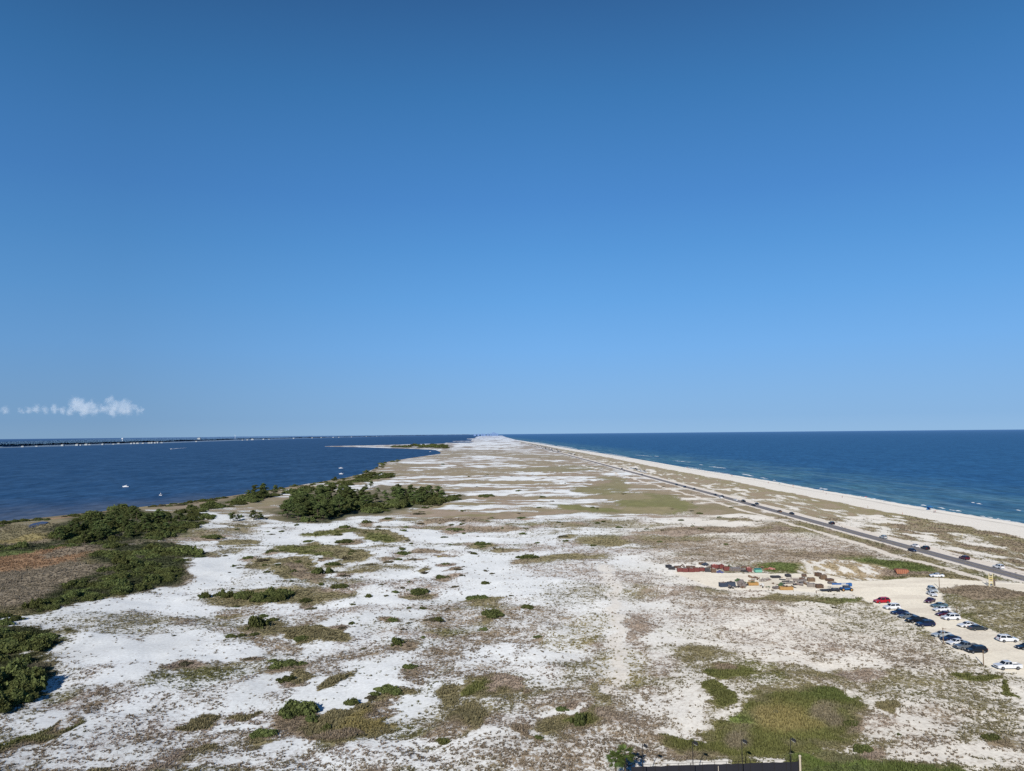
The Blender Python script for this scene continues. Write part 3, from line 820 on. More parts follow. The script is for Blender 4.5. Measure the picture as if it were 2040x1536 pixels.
# ------------------------------------------------------------------ water
def sheet(name, pts, z, mat):
    me = bpy.data.meshes.new(name)
    me.from_pydata([(p[0], p[1], z) for p in pts], [], [list(range(len(pts)))])
    o = obj(name, me, mat=mat)
    tag(o, kind='structure')
    return o


gn = np.array((gdir[1], -gdir[0]))
if gn[0] < 0:
    gn = -gn
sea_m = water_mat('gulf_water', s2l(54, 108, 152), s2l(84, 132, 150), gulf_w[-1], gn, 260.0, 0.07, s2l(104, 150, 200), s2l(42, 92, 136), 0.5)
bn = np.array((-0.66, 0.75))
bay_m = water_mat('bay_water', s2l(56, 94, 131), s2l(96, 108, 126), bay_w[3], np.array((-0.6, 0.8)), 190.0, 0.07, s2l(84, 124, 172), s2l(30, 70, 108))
FARW = 46000.0
mid_line = [(40, 20), (30, 200), (-10, 1500), (-80, 4000), (-0.03 * FARW, FARW)]
arcR = [(FARW * math.sin(a), FARW * math.cos(a)) for a in np.linspace(-0.03, 1.2, 40)]
arcL = [(FARW * math.sin(a), FARW * math.cos(a)) for a in np.linspace(-1.2, -0.03, 40)]
sheet('sea_water', mid_line[:-1] + arcR + [(60000, 20)], 0.0, sea_m)
sheet('bay_water', [(-60000, 20)] + arcL + mid_line[:-1][::-1], 0.0, bay_m)

# pool in the bay marsh
pool_m = water_mat('marsh_pool', s2l(70, 84, 118), s2l(92, 100, 126), (0, 0), (0, 1), 50.0, 0.2, s2l(84, 124, 172), s2l(50, 60, 90))
pp = gpoly([(52, 1050), (66, 1044), (84, 1040), (97, 1041), (88, 1046), (72, 1050), (60, 1053)])
po = sheet('marsh_water', [tuple(p) for p in pp], max(gh(*p) for p in pp) + 0.12, pool_m)

# surf: foam of small breakers, each a low irregular lens of white water
foam_m, nt, out = new_mat('surf_foam')
geo = N(nt, 'ShaderNodeNewGeometry')
nz = N(nt, 'ShaderNodeTexNoise', Scale=0.8, Detail=4.0)
nt.links.new(geo.outputs['Position'], nz.inputs['Vector'])
b = N(nt, 'ShaderNodeBsdfDiffuse')
nt.links.new(mix_col(nt, nz.outputs['Fac'], s2l(200, 212, 216), s2l(246, 248, 248)), b.inputs['Color'])
nt.links.new(b.outputs[0], out.inputs[0])
sv, sf = [], []


def foam(u0, v0, u1, v1, wid):
    a, c = G(u0, v0, 0.1), G(u1, v1, 0.1)
    L = np.linalg.norm(c - a)
    n = max(6, int(L / 2.5))
    t = (c - a) / L
    nn = np.array((-t[1], t[0]))
    k0 = len(sv)
    for i in range(n + 1):
        s = i / n
        w = wid * math.sin(math.pi * min(max(s, 0.02), 0.98)) ** 0.5 * (0.35 + 1.1 * random.random())
        p = a + (c - a) * s + nn * (random.random() - 0.5) * wid * 0.7
        q0, q1 = p - nn * w / 2, p + nn * w / 2
        sv.extend([(q0[0], q0[1], 0.06), (p[0], p[1], 0.06 + 0.12 * w), (q1[0], q1[1], 0.06)])
    for i in range(n):
        b0 = k0 + 3 * i
        sf.extend([(b0, b0 + 1, b0 + 4, b0 + 3), (b0 + 1, b0 + 2, b0 + 5, b0 + 4)])


for f in [(1413, 929, 1447, 933, 3.5), (1394, 925.5, 1399, 926.5, 3), (1340, 917.5, 1376, 921, 3), (1304, 908.5, 1312, 909.5, 3), (1478, 944, 1500, 948.5, 3.5), (1515, 951, 1530, 954, 2.5), (1540, 956, 1546, 958, 2.5),
          (1633, 972, 1638, 973.5, 3.5), (1640, 973.5, 1646, 975, 3.5), (1707, 988, 1714, 989.5, 2.6), (1736, 993, 1744, 994.5, 2.6), (1720, 990.5, 1726, 991.5, 2.2), (1836, 1005.5, 1844, 1007.5, 2.6), (1869, 1010.5, 1881, 1013.5, 3.2),
          (1893, 1015, 1903, 1017, 2.6), (1905, 1016.5, 1914, 1018.5, 2.6), (1935, 1000.5, 1941, 1002, 2.4), (1946, 1002.5, 1955, 1004.5, 2.6), (2025, 1015.5, 2034, 1017.5, 2.6), (1953, 1027.5, 1961, 1029, 1.8), (1968, 1030, 1977, 1031.5, 1.8), (1985, 1032.5, 1993, 1034, 1.6),
          (1265, 906.5, 1300, 909, 2.5), (1365, 929.5, 1400, 935, 2.0), (1420, 939, 1458, 945, 1.8), (2004, 1036, 2014, 1038, 1.6), (1060, 880.3, 1105, 887, 6), (1110, 887.5, 1150, 894, 5), (1155, 895, 1195, 901, 4), (1205, 902.6, 1255, 911, 3)]:
    foam(*f)
# swash along the sand
for i in range(len(GULF) - 10, len(GULF) - 1):
    a, c = GULF[i], GULF[i + 1]
    for k in range(3):
        t0, t1 = k / 3 + 0.04 * random.random(), (k + 0.55 + 0.4 * random.random()) / 3
        foam(a[0] + (c[0] - a[0]) * t0, a[1] + (c[1] - a[1]) * t0 - 0.3, a[0] + (c[0] - a[0]) * t1, a[1] + (c[1] - a[1]) * t1 - 0.3, 1.5)
fo = obj('surf_foam', mesh_np('surf_foam', sv, sf), mat=foam_m)
tag(fo, 'white foam of small breakers and swash along the gulf beach', 'surf foam', kind='stuff')

# ------------------------------------------------------------------ road
asph, nt, out = new_mat('asphalt')
geo = N(nt, 'ShaderNodeNewGeometry')
n1 = N(nt, 'ShaderNodeTexNoise', Scale=0.5, Detail=6.0)
nt.links.new(geo.outputs['Position'], n1.inputs['Vector'])
b = N(nt, 'ShaderNodeBsdfPrincipled', Roughness=0.85)
nt.links.new(mix_col(nt, n1.outputs['Fac'], s2l(120, 114, 112), s2l(150, 143, 139)), b.inputs['Base Color'])
nt.links.new(b.outputs[0], out.inputs[0])
white_line = paint('road_paint_white', s2l(214, 210, 204), 0.7, var=0.1)
yellow_line = paint('road_paint_yellow', s2l(190, 172, 110), 0.7, var=0.1)


def ribbon(name, line, o0, o1, z, mat, dash=None):
    d = np.gradient(line, axis=0)
    d /= np.linalg.norm(d, axis=1)[:, None]
    n = np.column_stack([d[:, 1], -d[:, 0]])
    a, c = line + n * o0, line + n * o1
    v, f = [], []
    for i in range(len(line)):
        dd = math.hypot(*line[i])
        zz = z + 0.35 * float(sstep(500, 2500, dd))
        v += [(a[i][0], a[i][1], zz), (c[i][0], c[i][1], zz)]
    f = [(2 * i, 2 * i + 1, 2 * i + 3, 2 * i + 2) for i in range(len(line) - 1)]
    me = bpy.data.meshes.new(name)
    me.from_pydata(v, [], f)
    return obj(name, me, mat=mat)


fine = np.column_stack([np.polyval(rc, np.linspace(20, 4200, 700)), np.linspace(20, 4200, 700)])
road = tag(ribbon('road', fine, -3.6, 3.6, ZG + 0.05, asph), kind='structure')
tag(ribbon('road_edge_line', fine, -3.32, -3.18, ZG + 0.056, white_line), kind='structure')
tag(ribbon('road_edge_line', fine, 3.18, 3.32, ZG + 0.056, white_line), kind='structure')
tag(ribbon('road_centre_line', fine, -0.16, 0.16, ZG + 0.056, yellow_line), kind='structure')

# ------------------------------------------------------------------ foliage
M_SHRUB = leaf_mat('shrub_leaves', s2l(36, 44, 26), s2l(120, 134, 72))
M_GREY = leaf_mat('grey_scrub_leaves', s2l(62, 62, 46), s2l(116, 112, 84))
M_PINE = leaf_mat('pine_needles', s2l(30, 42, 26), s2l(116, 136, 74))
M_BARK = paint('bark', s2l(92, 80, 68), 0.9, scale=6)
M_PALM = leaf_mat('palm_fronds', s2l(40, 58, 24), s2l(104, 128, 60))


def leaf_cloud(name, blobs, n, size, mat, core=0.8, seed=0, flat=0.25):
    """leaf faces spread through lumpy blobs (x, y, z, rx, ry, rz), with an opaque core in each, its inner shade painted dark"""
    r = np.random.default_rng(seed)
    V, Fq, S = [], [], []
    vol = np.array([b[3] * b[4] + b[4] * b[5] for b in blobs])
    cnt = (n * vol / vol.sum()).astype(int) + 6
    for b, m in zip(blobs, cnt):
        d = r.normal(size=(m, 3))
        d /= np.linalg.norm(d, axis=1)[:, None]
        d[:, 2] = np.where(d[:, 2] < -0.15, -d[:, 2] * 0.8, d[:, 2])
        lump = 0.82 + 0.36 * vnoise(d[:, 0] * 2.2 + seed, d[:, 1] * 2.2 + d[:, 2] * 1.7, seed + 3)
        rad = (0.72 + 0.34 * r.random(m) ** 0.6) * lump
        p = np.array(b[:3]) + d * rad[:, None] * np.array(b[3:6])
        nrm = d + r.normal(size=(m, 3)) * 0.75
        nrm /= np.linalg.norm(nrm, axis=1)[:, None]
        t = np.cross(nrm, r.normal(size=(m, 3)))
        t /= np.linalg.norm(t, axis=1)[:, None] + 1e-9
        bt = np.cross(nrm, t)
        s = size * (0.55 + 0.9 * r.random(m))[:, None]
        q = np.stack([p - t * s - bt * s * .55, p + t * s * .9 - bt * s * .5, p + t * s + bt * s * .6, p - t * s * .8 + bt * s * .5], 1)
        k0 = sum(len(v) for v in V)
        V.append(q.reshape(-1, 3))
        Fq.append(k0 + np.arange(4 * m).reshape(m, 4))
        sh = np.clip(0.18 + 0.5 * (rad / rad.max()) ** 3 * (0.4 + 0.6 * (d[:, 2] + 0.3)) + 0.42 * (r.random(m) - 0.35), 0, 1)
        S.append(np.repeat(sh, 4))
        if core:
            th = np.linspace(0, 2 * math.pi, 9)[:-1]
            ring = []
            for e in (-0.2, 0.35, 0.72, 0.95):
                c = math.sqrt(max(0, 1 - e * e))
                ring.append(np.column_stack([np.cos(th) * c, np.sin(th) * c, np.full(8, e)]) * (core * (0.85 + 0.2 * r.random((8, 1)))))
            cv = np.array(b[:3]) + np.vstack(ring) * np.array(b[3:6])
            k0 = sum(len(v) for v in V)
            V.append(cv)
            fq = [(k0 + 8 * i + j, k0 + 8 * i + (j + 1) % 8, k0 + 8 * i + 8 + (j + 1) % 8, k0 + 8 * i + 8 + j) for i in range(3) for j in range(8)]
            fq.append((k0 + 24, k0 + 26, k0 + 28, k0 + 30))
            Fq.append(np.array(fq))
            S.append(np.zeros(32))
    V, Fq, S = np.vstack(V), np.vstack(Fq), np.concatenate(S)
    V[:, 2] = np.maximum(V[:, 2], 0.02)
    me = mesh_np(name, V, Fq)
    a = me.attributes.new('shade', 'FLOAT', 'POINT')
    a.data.foreach_set('value', S.astype(np.float32))
    me.materials.append(mat)
    return me


def dome_blobs(seed, k=9, hgt=0.42):
    r = random.Random(seed)
    bl = [(0.1 * r.random(), 0.1 * r.random(), 0.02, 0.5, 0.42 + 0.2 * r.random(), hgt * 0.85)]
    for i in range(k):
        a, q = r.random() * 6.283, 0.2 + 0.72 * r.random()
        s = 0.12 + 0.28 * r.random() * (1.15 - 0.6 * q)
        bl.append((math.cos(a) * q, math.sin(a) * q, 0.05 + hgt * 0.35 * r.random() * (1 - q), s, s, hgt * (0.4 + 0.6 * r.random()) * (1.15 - 0.6 * q)))
    return bl


# low rounded shrubs: unit radius 1
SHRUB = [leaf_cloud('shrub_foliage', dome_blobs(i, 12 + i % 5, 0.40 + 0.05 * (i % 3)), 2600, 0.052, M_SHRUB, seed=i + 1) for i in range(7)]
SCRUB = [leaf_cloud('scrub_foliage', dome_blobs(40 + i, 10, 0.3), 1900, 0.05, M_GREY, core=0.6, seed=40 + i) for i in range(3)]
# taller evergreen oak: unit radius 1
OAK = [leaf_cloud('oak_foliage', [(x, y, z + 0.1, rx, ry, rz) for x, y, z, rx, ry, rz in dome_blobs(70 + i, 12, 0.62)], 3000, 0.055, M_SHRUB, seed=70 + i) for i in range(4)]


def make_pine(seed):
    r = random.Random(seed)
    H = 1.0
    t = MB()
    pts = [Vector((0, 0, 0))]
    for k in range(4):
        pts.append(pts[-1] + Vector((r.uniform(-.03, .03), r.uniform(-.03, .03), 0.22)))
    for k in range(4):
        t.tube(pts[k], pts[k + 1], 0.026 - 0.005 * k, 0.021 - 0.005 * k, 7)
    bl = []
    for k in range(15):
        h = 0.28 + 0.68 * (k / 14) + r.uniform(-.03, .03)
        a = r.random() * 6.283
        q = (0.34 * (1.08 - h) + 0.07) * r.uniform(0.6, 1.15)
        base = pts[min(4, int(h / 0.22))]
        c = Vector((base.x + math.cos(a) * q, base.y + math.sin(a) * q, h))
        t.tube((base.x, base.y, h - 0.07), c, 0.009, 0.004, 5)
        s = r.uniform(0.085, 0.14)
        bl.append((c.x, c.y, c.z, s * 1.15, s * 1.15, s * 0.72))
    bl.append((pts[4].x, pts[4].y, 0.97, 0.09, 0.09, 0.09))
    tm = t.mesh('trunk', [M_BARK])
    cm = leaf_cloud('crown', bl, 2000, 0.026, M_PINE, core=0.55, seed=seed)
    return tm, cm


PINE = [make_pine(200 + i) for i in range(6)]
placed = []


def label_words(u, v):
    return None


SHRUB_REC = []


def put_mesh(name, me, u, v, wpx, hscale=1.0, rz=None):
    p = at(u, v)
    d = (Vector((p.x, p.y, p.z - CAMZ))).dot(Vector(CM.to_3x3() @ Vector((0, 0, -1))))
    rad = wpx * d / F / 2
    o = bpy.data.objects.new(name, me)
    COL.objects.link(o)
    o.location = p - Vector((0, 0, 0.05 * rad))
    o.scale = (rad * random.uniform(0.95, 1.15), rad * random.uniform(0.65, 1.15), rad * hscale)
    o.rotation_euler = (0, 0, random.uniform(0, 6.28) if rz is None else rz)
    return o, rad, d


# scattered shrubs on the sand: centre of foot, width, height (px), kind
for (u, v, w, h, k) in S1:
    if k == 2:
        me = OAK[random.randrange(4)]
    else:
        me = random.choice(SCRUB if k == 1 else SHRUB)
    # the foot is hidden under the dome: keep the photo's height over width
    asp = max(0.6, min(1.9, 2.6 * h / w - 0.2))
    o, rad, d = put_mesh('shrub', me, u, v - h * 0.35, w * 0.98, asp)
    SHRUB_REC.append((o, u, v, w, h, k))

# scattered small scrub farther out in the dunes
far_rec = []
for i in range(64):
    u, v = random.uniform(430, 1010), 1045 + 230 * random.random() ** 1.2
    if u < 430 + (v - 1045) * 0.1 or (300 < u < 460 and v > 1150):
        continue
    kk = 0 if random.random() < .6 else 1
    w_ = random.uniform(9, 24) * (0.6 + (v - 1045) / 330)
    o, rad, d = put_mesh('shrub', random.choice(SCRUB if kk else SHRUB), u, v, w_, random.uniform(0.7, 1.2))
    SHRUB_REC.append((o, u, v, w_, w_ / 3, kk))
for i in range(140):
    u, v = random.uniform(560, 1500), 895 + 200 * random.random() ** 0.8
    if u < 1700 - 0.9 * v or u > 1160 + (v - 912) * 3.2 or (1010 < v and u < 760 and v < 1045):
        continue
    o, rad, d = put_mesh('shrub', random.choice(SHRUB + SCRUB), u, v, random.uniform(5, 13) * (0.7 + (v - 895) / 300), random.uniform(0.6, 1.1))
    SHRUB_REC.append((o, u, v, 12, 5, 1))


def words_row(v):
    return ('far' if v < 960 else 'distant' if v < 1040 else 'middle-distance' if v < 1130 else 'nearer middle' if v < 1230 else 'near' if v < 1340 else 'foreground')


def words_col(u):
    return ('left edge' if u < 300 else 'left third' if u < 560 else 'centre-left sand' if u < 760 else 'centre sand' if u < 960 else 'centre-right sand' if u < 1200 else 'right-hand dunes' if u < 1560 else 'right edge')


ORD = ['leftmost', 'second', 'third', 'fourth', 'fifth', 'sixth', 'seventh', 'eighth', 'ninth', 'tenth', 'eleventh', 'twelfth', 'thirteenth', 'fourteenth', 'fifteenth', 'sixteenth', 'seventeenth', 'eighteenth', 'nineteenth', 'twentieth',
       'twenty-first', 'twenty-second', 'twenty-third', 'twenty-fourth', 'twenty-fifth', 'twenty-sixth', 'twenty-seventh', 'twenty-eighth', 'twenty-ninth', 'thirtieth'] + ['thirty-' + k for k in ('first', 'second', 'third', 'fourth', 'fifth', 'sixth', 'seventh', 'eighth', 'ninth')] + ['fortieth'] + ['forty-' + k for k in ('first', 'second', 'third', 'fourth', 'fifth')]
cells = {}
for rec in SHRUB_REC:
    cells.setdefault((words_row(rec[2]), words_col(rec[1])), []).append(rec)
for (wr, wc), lst in cells.items():
    lst.sort(key=lambda q: q[1])
    for i, (o, u, v, w, h, k) in enumerate(lst):
        size = 'broad' if w > 48 else 'mid-sized' if w > 26 else 'small'
        tone = {0: 'dark green', 1: 'grey-green', 2: 'upright green'}[k]
        pos = '%s from the left' % ORD[i] if i else 'leftmost'
        if len(lst) == 1:
            pos = 'the only one'
        tag(o, '%s %s shrub, %s of the %s ones, %s' % (size, tone, pos, wr, wc), 'shrub', 'shrubs scattered over the white sand')


def rnd_in(poly):
    us, vs = [p[0] for p in poly], [p[1] for p in poly]
    pa = np.array(poly, float)
    while True:
        u, v = random.uniform(min(us), max(us)), random.uniform(min(vs), max(vs))
        if inside(np.array([u]), np.array([v]), pa)[0]:
            return u, v


def thicket(poly, n, names, wpx, label, group, asp=(0.8, 1.25), name='bush', cat='bush'):
    for i in range(n):
        u, v = rnd_in(poly)
        me = random.choice(names)
        o, rad, d = put_mesh(name, me, u, v, random.uniform(*wpx), random.uniform(*asp))
        tag(o, label, cat, group)


def pines(poly, n, hpx, label, group):
    for i in range(n):
        u, v = rnd_in(poly)
        p = at(u, v)
        d = p.y
        H = random.uniform(*hpx) * d / F
        tm, cm = random.choice(PINE)
        e = empty('pine_tree', p - Vector((0, 0, 0.1)), random.uniform(0, 6.28))
        wd = H * random.uniform(0.95, 1.35)
        e.scale = (wd, wd, H)
        obj('trunk', tm, e)
        obj('crown', cm, e)
        tag(e, label, 'pine tree', group)


thicket([(90, 1066), (130, 1042), (165, 1030), (260, 1022), (330, 1024), (370, 1032), (405, 1040), (350, 1067), (260, 1084), (200, 1094), (170, 1086), (100, 1076)], 46, SHRUB + OAK, (30, 54),
        'dark green bush massed in the wood between bay shore and marsh', 'bushes of the bay wood', (0.55, 0.95))
pines([(110, 1062), (150, 1040), (260, 1030), (330, 1036), (330, 1036), (380, 1034), (330, 1062), (250, 1082), (170, 1086), (110, 1078)], 62, (14, 25), 'dark pine standing in the wood between bay shore and marsh', 'pines of the bay wood')
thicket([(-40, 1090), (100, 1086), (150, 1083), (150, 1092), (-40, 1102)], 14, SHRUB + OAK, (22, 36), 'dark bush in the row beyond the orange marsh grass', 'bushes behind the marsh')
thicket([(180, 1112), (240, 1098), (300, 1090), (355, 1090), (400, 1110), (355, 1118), (360, 1148), (335, 1160), (250, 1180), (180, 1196), (120, 1211), (70, 1222), (60, 1216), (100, 1192), (140, 1166), (205, 1146), (215, 1126)], 58, SHRUB + OAK, (30, 56),
        'green bush in the long thicket between marsh and white sand', 'bushes of the marsh thicket', (0.6, 1.0))
thicket([(270, 1096), (355, 1090), (408, 1112), (350, 1118), (280, 1112)], 6, SHRUB, (55, 80), 'rounded wind-clipped bush at the pointed end of the marsh thicket', 'domes of the marsh thicket', (0.6, 0.8))
thicket([(-30, 1225), (20, 1222), (34, 1240), (0, 1258), (-30, 1258)], 7, SHRUB, (30, 44), 'green bush at the left edge below the marsh', 'bushes at the left edge')
thicket([(-60, 1272), (50, 1268), (112, 1276), (100, 1290), (60, 1298), (-60, 1302)], 14, SHRUB + OAK, (48, 78), 'dense bush of the upper left thicket casting shadow on white sand', 'bushes of the upper left thicket', (0.8, 1.1))
thicket([(-60, 1316), (30, 1314), (66, 1322), (50, 1330), (-60, 1334)], 6, SHRUB + OAK, (44, 64), 'bush of the small middle thicket at the left edge', 'bushes of the middle left thicket', (0.7, 1.0))
thicket([(-60, 1352), (40, 1350), (76, 1366), (66, 1386), (30, 1408), (-60, 1424)], 15, OAK + SHRUB, (56, 90), 'tall dark bush of the lowest left thicket with blue shadow beside it', 'bushes of the lowest left thicket', (1.0, 1.35))
pines([(548, 1030), (590, 1008), (640, 998), (700, 998), (740, 1010), (690, 1026), (640, 1038), (590, 1038)], 66, (20, 36), 'dark pine in the dense grove amid the white dunes', 'pines of the dune grove')
pines([(735, 1000), (770, 990), (860, 990), (895, 997), (850, 1004), (790, 1012)], 26, (16, 28), 'pine in the thinner eastern end of the dune grove', 'pines of the thin grove end')
thicket([(548, 1034), (600, 1015), (700, 1005), (780, 1000), (880, 992), (925, 992), (860, 1006), (790, 1016), (690, 1031), (600, 1042)], 34, SHRUB + OAK, (28, 52), 'low bush under the pines of the dune grove', 'bushes of the dune grove')
pines([(490, 992), (530, 983), (548, 985), (540, 994), (500, 998)], 9, (14, 24), 'pine on the bay shore left of the dune grove', 'pines on the bay shore')
pines([(455, 1036), (525, 1033), (528, 1038), (455, 1040)], 5, (12, 20), 'lone small pine on white sand left of the dune grove', 'small pines left of the grove')
thicket([(370, 1014), (420, 1006), (470, 996), (545, 985), (560, 986), (520, 996), (440, 1006), (390, 1016)], 22, SHRUB + OAK, (20, 36), 'bush along the bay shore left of the dune grove', 'bushes on the bay shore', (0.7, 1.2))
thicket([(560, 982), (620, 971), (700, 956), (765, 948), (775, 954), (690, 964), (600, 984)], 24, SHRUB, (16, 30), 'low bush along the far bay shore', 'bushes on the far bay shore', (0.5, 0.8))
thicket([(165, 1019), (190, 1018), (245, 1014), (290, 1012), (240, 1016)], 6, OAK + SHRUB, (22, 36), 'bush standing up against the bay water', 'bushes at the water')
thicket([(-20, 1040), (50, 1037), (100, 1032), (40, 1046), (-20, 1050)], 9, SHRUB, (24, 40), 'low bush on the bay edge beside the marsh pool', 'bushes beside the marsh pool', (0.5, 0.8))
thicket([(400, 1188), (455, 1184), (458, 1190), (402, 1193)], 8, OAK + SHRUB, (18, 28), 'upright bush in the left clump of the foreground pair', 'bushes of the left clump', (1.0, 1.6))
thicket([(470, 1192), (520, 1188), (576, 1186), (570, 1198), (500, 1202)], 13, OAK + SHRUB, (26, 42), 'bush in the right, larger clump of the foreground pair', 'bushes of the right clump', (1.0, 1.5))
pines([(640, 965), (760, 946), (780, 990), (690, 990)], 8, (8, 15), 'small pine scattered on the dunes behind the grove', 'small pines behind the grove')
EV = dict(name='evergreen_oak', cat='oak')
thicket([(90, 1066), (130, 1042), (170, 1028), (260, 1020), (330, 1022), (375, 1030), (410, 1040), (350, 1067), (260, 1084), (200, 1094), (170, 1086), (100, 1076)], 70, OAK + SHRUB, (26, 46), 'dark evergreen oak packed into the wood between bay shore and marsh', 'oaks of the bay wood', (0.6, 0.95), **EV)
thicket([(340, 1030), (400, 1012), (440, 1004), (490, 990), (560, 980), (560, 988), (480, 1006), (420, 1018), (420, 1034)], 38, OAK + SHRUB, (20, 38), 'dark low oak in the green band along the shore left of the dune grove', 'oaks of the shore band', (0.55, 0.9), **EV)
thicket([(555, 984), (620, 969), (700, 953), (765, 940), (790, 948), (700, 966), (600, 988)], 50, OAK + SHRUB, (16, 34), 'dark low oak in the green band along the far bay shore', 'oaks of the far shore band', (0.5, 0.8), **EV)
thicket([(640, 1000), (760, 985), (880, 984), (935, 990), (880, 1000), (780, 1012)], 22, OAK + SHRUB, (22, 40), 'dark low oak filling the eastern half of the dune grove', 'oaks of the dune grove', (0.6, 0.9), **EV)
thicket([(762, 890.8), (805, 888), (880, 885.6), (903, 889), (888, 895.5), (872, 892.5), (810, 891.6)], 34, OAK, (9, 18), 'dark oak on the wooded hook of the sand spit', 'oaks on the spit', (0.5, 0.9), **EV)
thicket([(180, 1112), (240, 1098), (300, 1090), (400, 1108), (358, 1120), (366, 1150), (335, 1162), (250, 1182), (180, 1198), (70, 1222), (60, 1216), (140, 1166), (205, 1146)], 34, OAK + SHRUB, (26, 50), 'evergreen oak in the long thicket between marsh and white sand', 'oaks of the marsh thicket', (0.5, 0.85), **EV)
thicket([(-60, 1352), (40, 1346), (80, 1360), (76, 1386), (30, 1412), (-60, 1428)], 12, OAK + SHRUB, (50, 80), 'dark oak in the lowest thicket at the left edge', 'oaks of the lowest left thicket', (0.9, 1.2), **EV)
thicket([(-60, 1268), (50, 1264), (118, 1272), (108, 1290), (60, 1299), (-60, 1303)], 12, OAK + SHRUB, (44, 70), 'dark oak in the upper thicket at the left edge', 'oaks of the upper left thicket', (0.7, 1.0), **EV)
for i in range(120):
    k_ = random.uniform(0, 15.5)
    a_, b_ = BAY[int(k_)], BAY[int(k_) + 1]
    f_ = k_ - int(k_)
    o, rad, d = put_mesh('shore_shrub', random.choice(SHRUB + SCRUB + OAK[:2]), a_[0] + (b_[0] - a_[0]) * f_ + random.uniform(-6, 10), a_[1] + (b_[1] - a_[1]) * f_ + random.uniform(0.8, 6) * (0.35 + 0.65 * (a_[1] - 900) / 130), random.uniform(9, 24) * (0.4 + 0.6 * (a_[1] - 900) / 130), random.uniform(0.6, 1.2))
    tag(o, 'low dark shrub in the ragged fringe along the bay waterline', 'shrub', 'shrubs fringing the bay waterline')
thicket([(770, 891), (805, 888.5), (875, 886.8), (898, 889), (888, 895), (872, 892), (810, 891.4)], 16, OAK, (10, 18), 'dark tree clump on the wooded sand spit', 'tree clumps on the spit', (0.5, 0.9))

# ------------------------------------------------------------------ beach grass tufts (stuff)
M_GRASS, nt, out = new_mat('beach_grass')
a = N(nt, 'ShaderNodeAttribute', attribute_name='tint')
d = N(nt, 'ShaderNodeBsdfDiffuse')
t = N(nt, 'ShaderNodeBsdfTranslucent')
nt.links.new(a.outputs['Color'], d.inputs['Color'])
nt.links.new(a.outputs['Color'], t.inputs['Color'])
mx = N(nt, 'ShaderNodeMixShader', Fac=0.3)
nt.links.new(d.outputs[0], mx.inputs[1])
nt.links.new(t.outputs[0], mx.inputs[2])
nt.links.new(mx.outputs[0], out.inputs[0])


def grass(n_try=420000, blades=7):
    dmin, dmax = 105.0, 480.0
    # more candidates nearby
    dd = 1.0 / (1 / dmax + (1 / dmin - 1 / dmax) * rng.random(n_try))
    tt = rng.uniform(-0.78, 0.78, n_try)
    x, y = dd * tt, dd
    sd_, cv, vcol, scol = fields(x, y)
    clump = vnoise(x / 1.7, y / 1.7, 140) * 0.6 + vnoise(x / 0.8, y / 0.8, 141) * 0.4
    keep = (sd_ > 1) & (cv > 0.03) & (rng.random(n_try) < np.clip(cv * (0.55 + 0.5 * cv), 0, 0.8)) & (clump + cv * 0.55 > 0.62)
    x, y, cv, vcol = x[keep], y[keep], cv[keep], vcol[keep]
    n = len(x)
    z = height(x, y)
    dense = sstep(0.7, 1.0, cv)
    H = (0.16 + 0.22 * rng.random(n)) * (1 + 1.1 * dense) * (0.8 + y / 500)
    W = (0.12 + 0.2 * rng.random(n)) * (0.8 + y / 400)
    ang = rng.random((n, blades)) * 2 * math.pi
    lean = rng.random((n, blades)) ** 0.7
    bx = x[:, None] + np.cos(ang) * W[:, None] * 0.35
    by = y[:, None] + np.sin(ang) * W[:, None] * 0.35
    tipx = bx + np.cos(ang) * W[:, None] * lean * 1.3
    tipy = by + np.sin(ang) * W[:, None] * lean * 1.3
    tipz = z[:, None] + H[:, None] * (1.1 - 0.6 * lean)
    px, py = -np.sin(ang) * W[:, None] * 0.42, np.cos(ang) * W[:, None] * 0.42
    z0 = np.repeat(z[:, None] - 0.03, blades, 1)
    V = np.stack([np.stack([bx - px, by - py, z0], -1), np.stack([bx + px, by + py, z0], -1), np.stack([tipx, tipy, tipz], -1)], 2).reshape(-1, 3)
    Fc = np.arange(len(V)).reshape(-1, 3)
    me = mesh_np('beach_grass', V, Fc, 3)
    shade = (0.75 + 0.85 * rng.random((n, blades)))[..., None, None]
    tint = np.broadcast_to(vcol[:, None, None, :] * shade, (n, blades, 3, 3)).reshape(-1, 3)
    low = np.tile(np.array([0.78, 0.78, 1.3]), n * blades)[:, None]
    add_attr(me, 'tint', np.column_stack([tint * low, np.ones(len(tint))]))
    o = obj('beach_grass', me, mat=M_GRASS)
    tag(o, 'dry tufts of dune grass speckling the white sand', 'grass', kind='stuff')
    return n


n_tuft = grass()
print('tufts', n_tuft)

def atY(u, v, Y):
    d = CR @ np.array(((u - CX) / F, -(v - CY) / F, -1.0))
    t = Y / d[1]
    return Vector((d[0] * t, Y, CAMZ + d[2] * t))


def px_size(p):
    """metres that one pixel of the photograph spans at a point"""
    return (p - Vector((0, 0, CAMZ))).dot(Vector(CM.to_3x3() @ Vector((0, 0, -1)))) / F


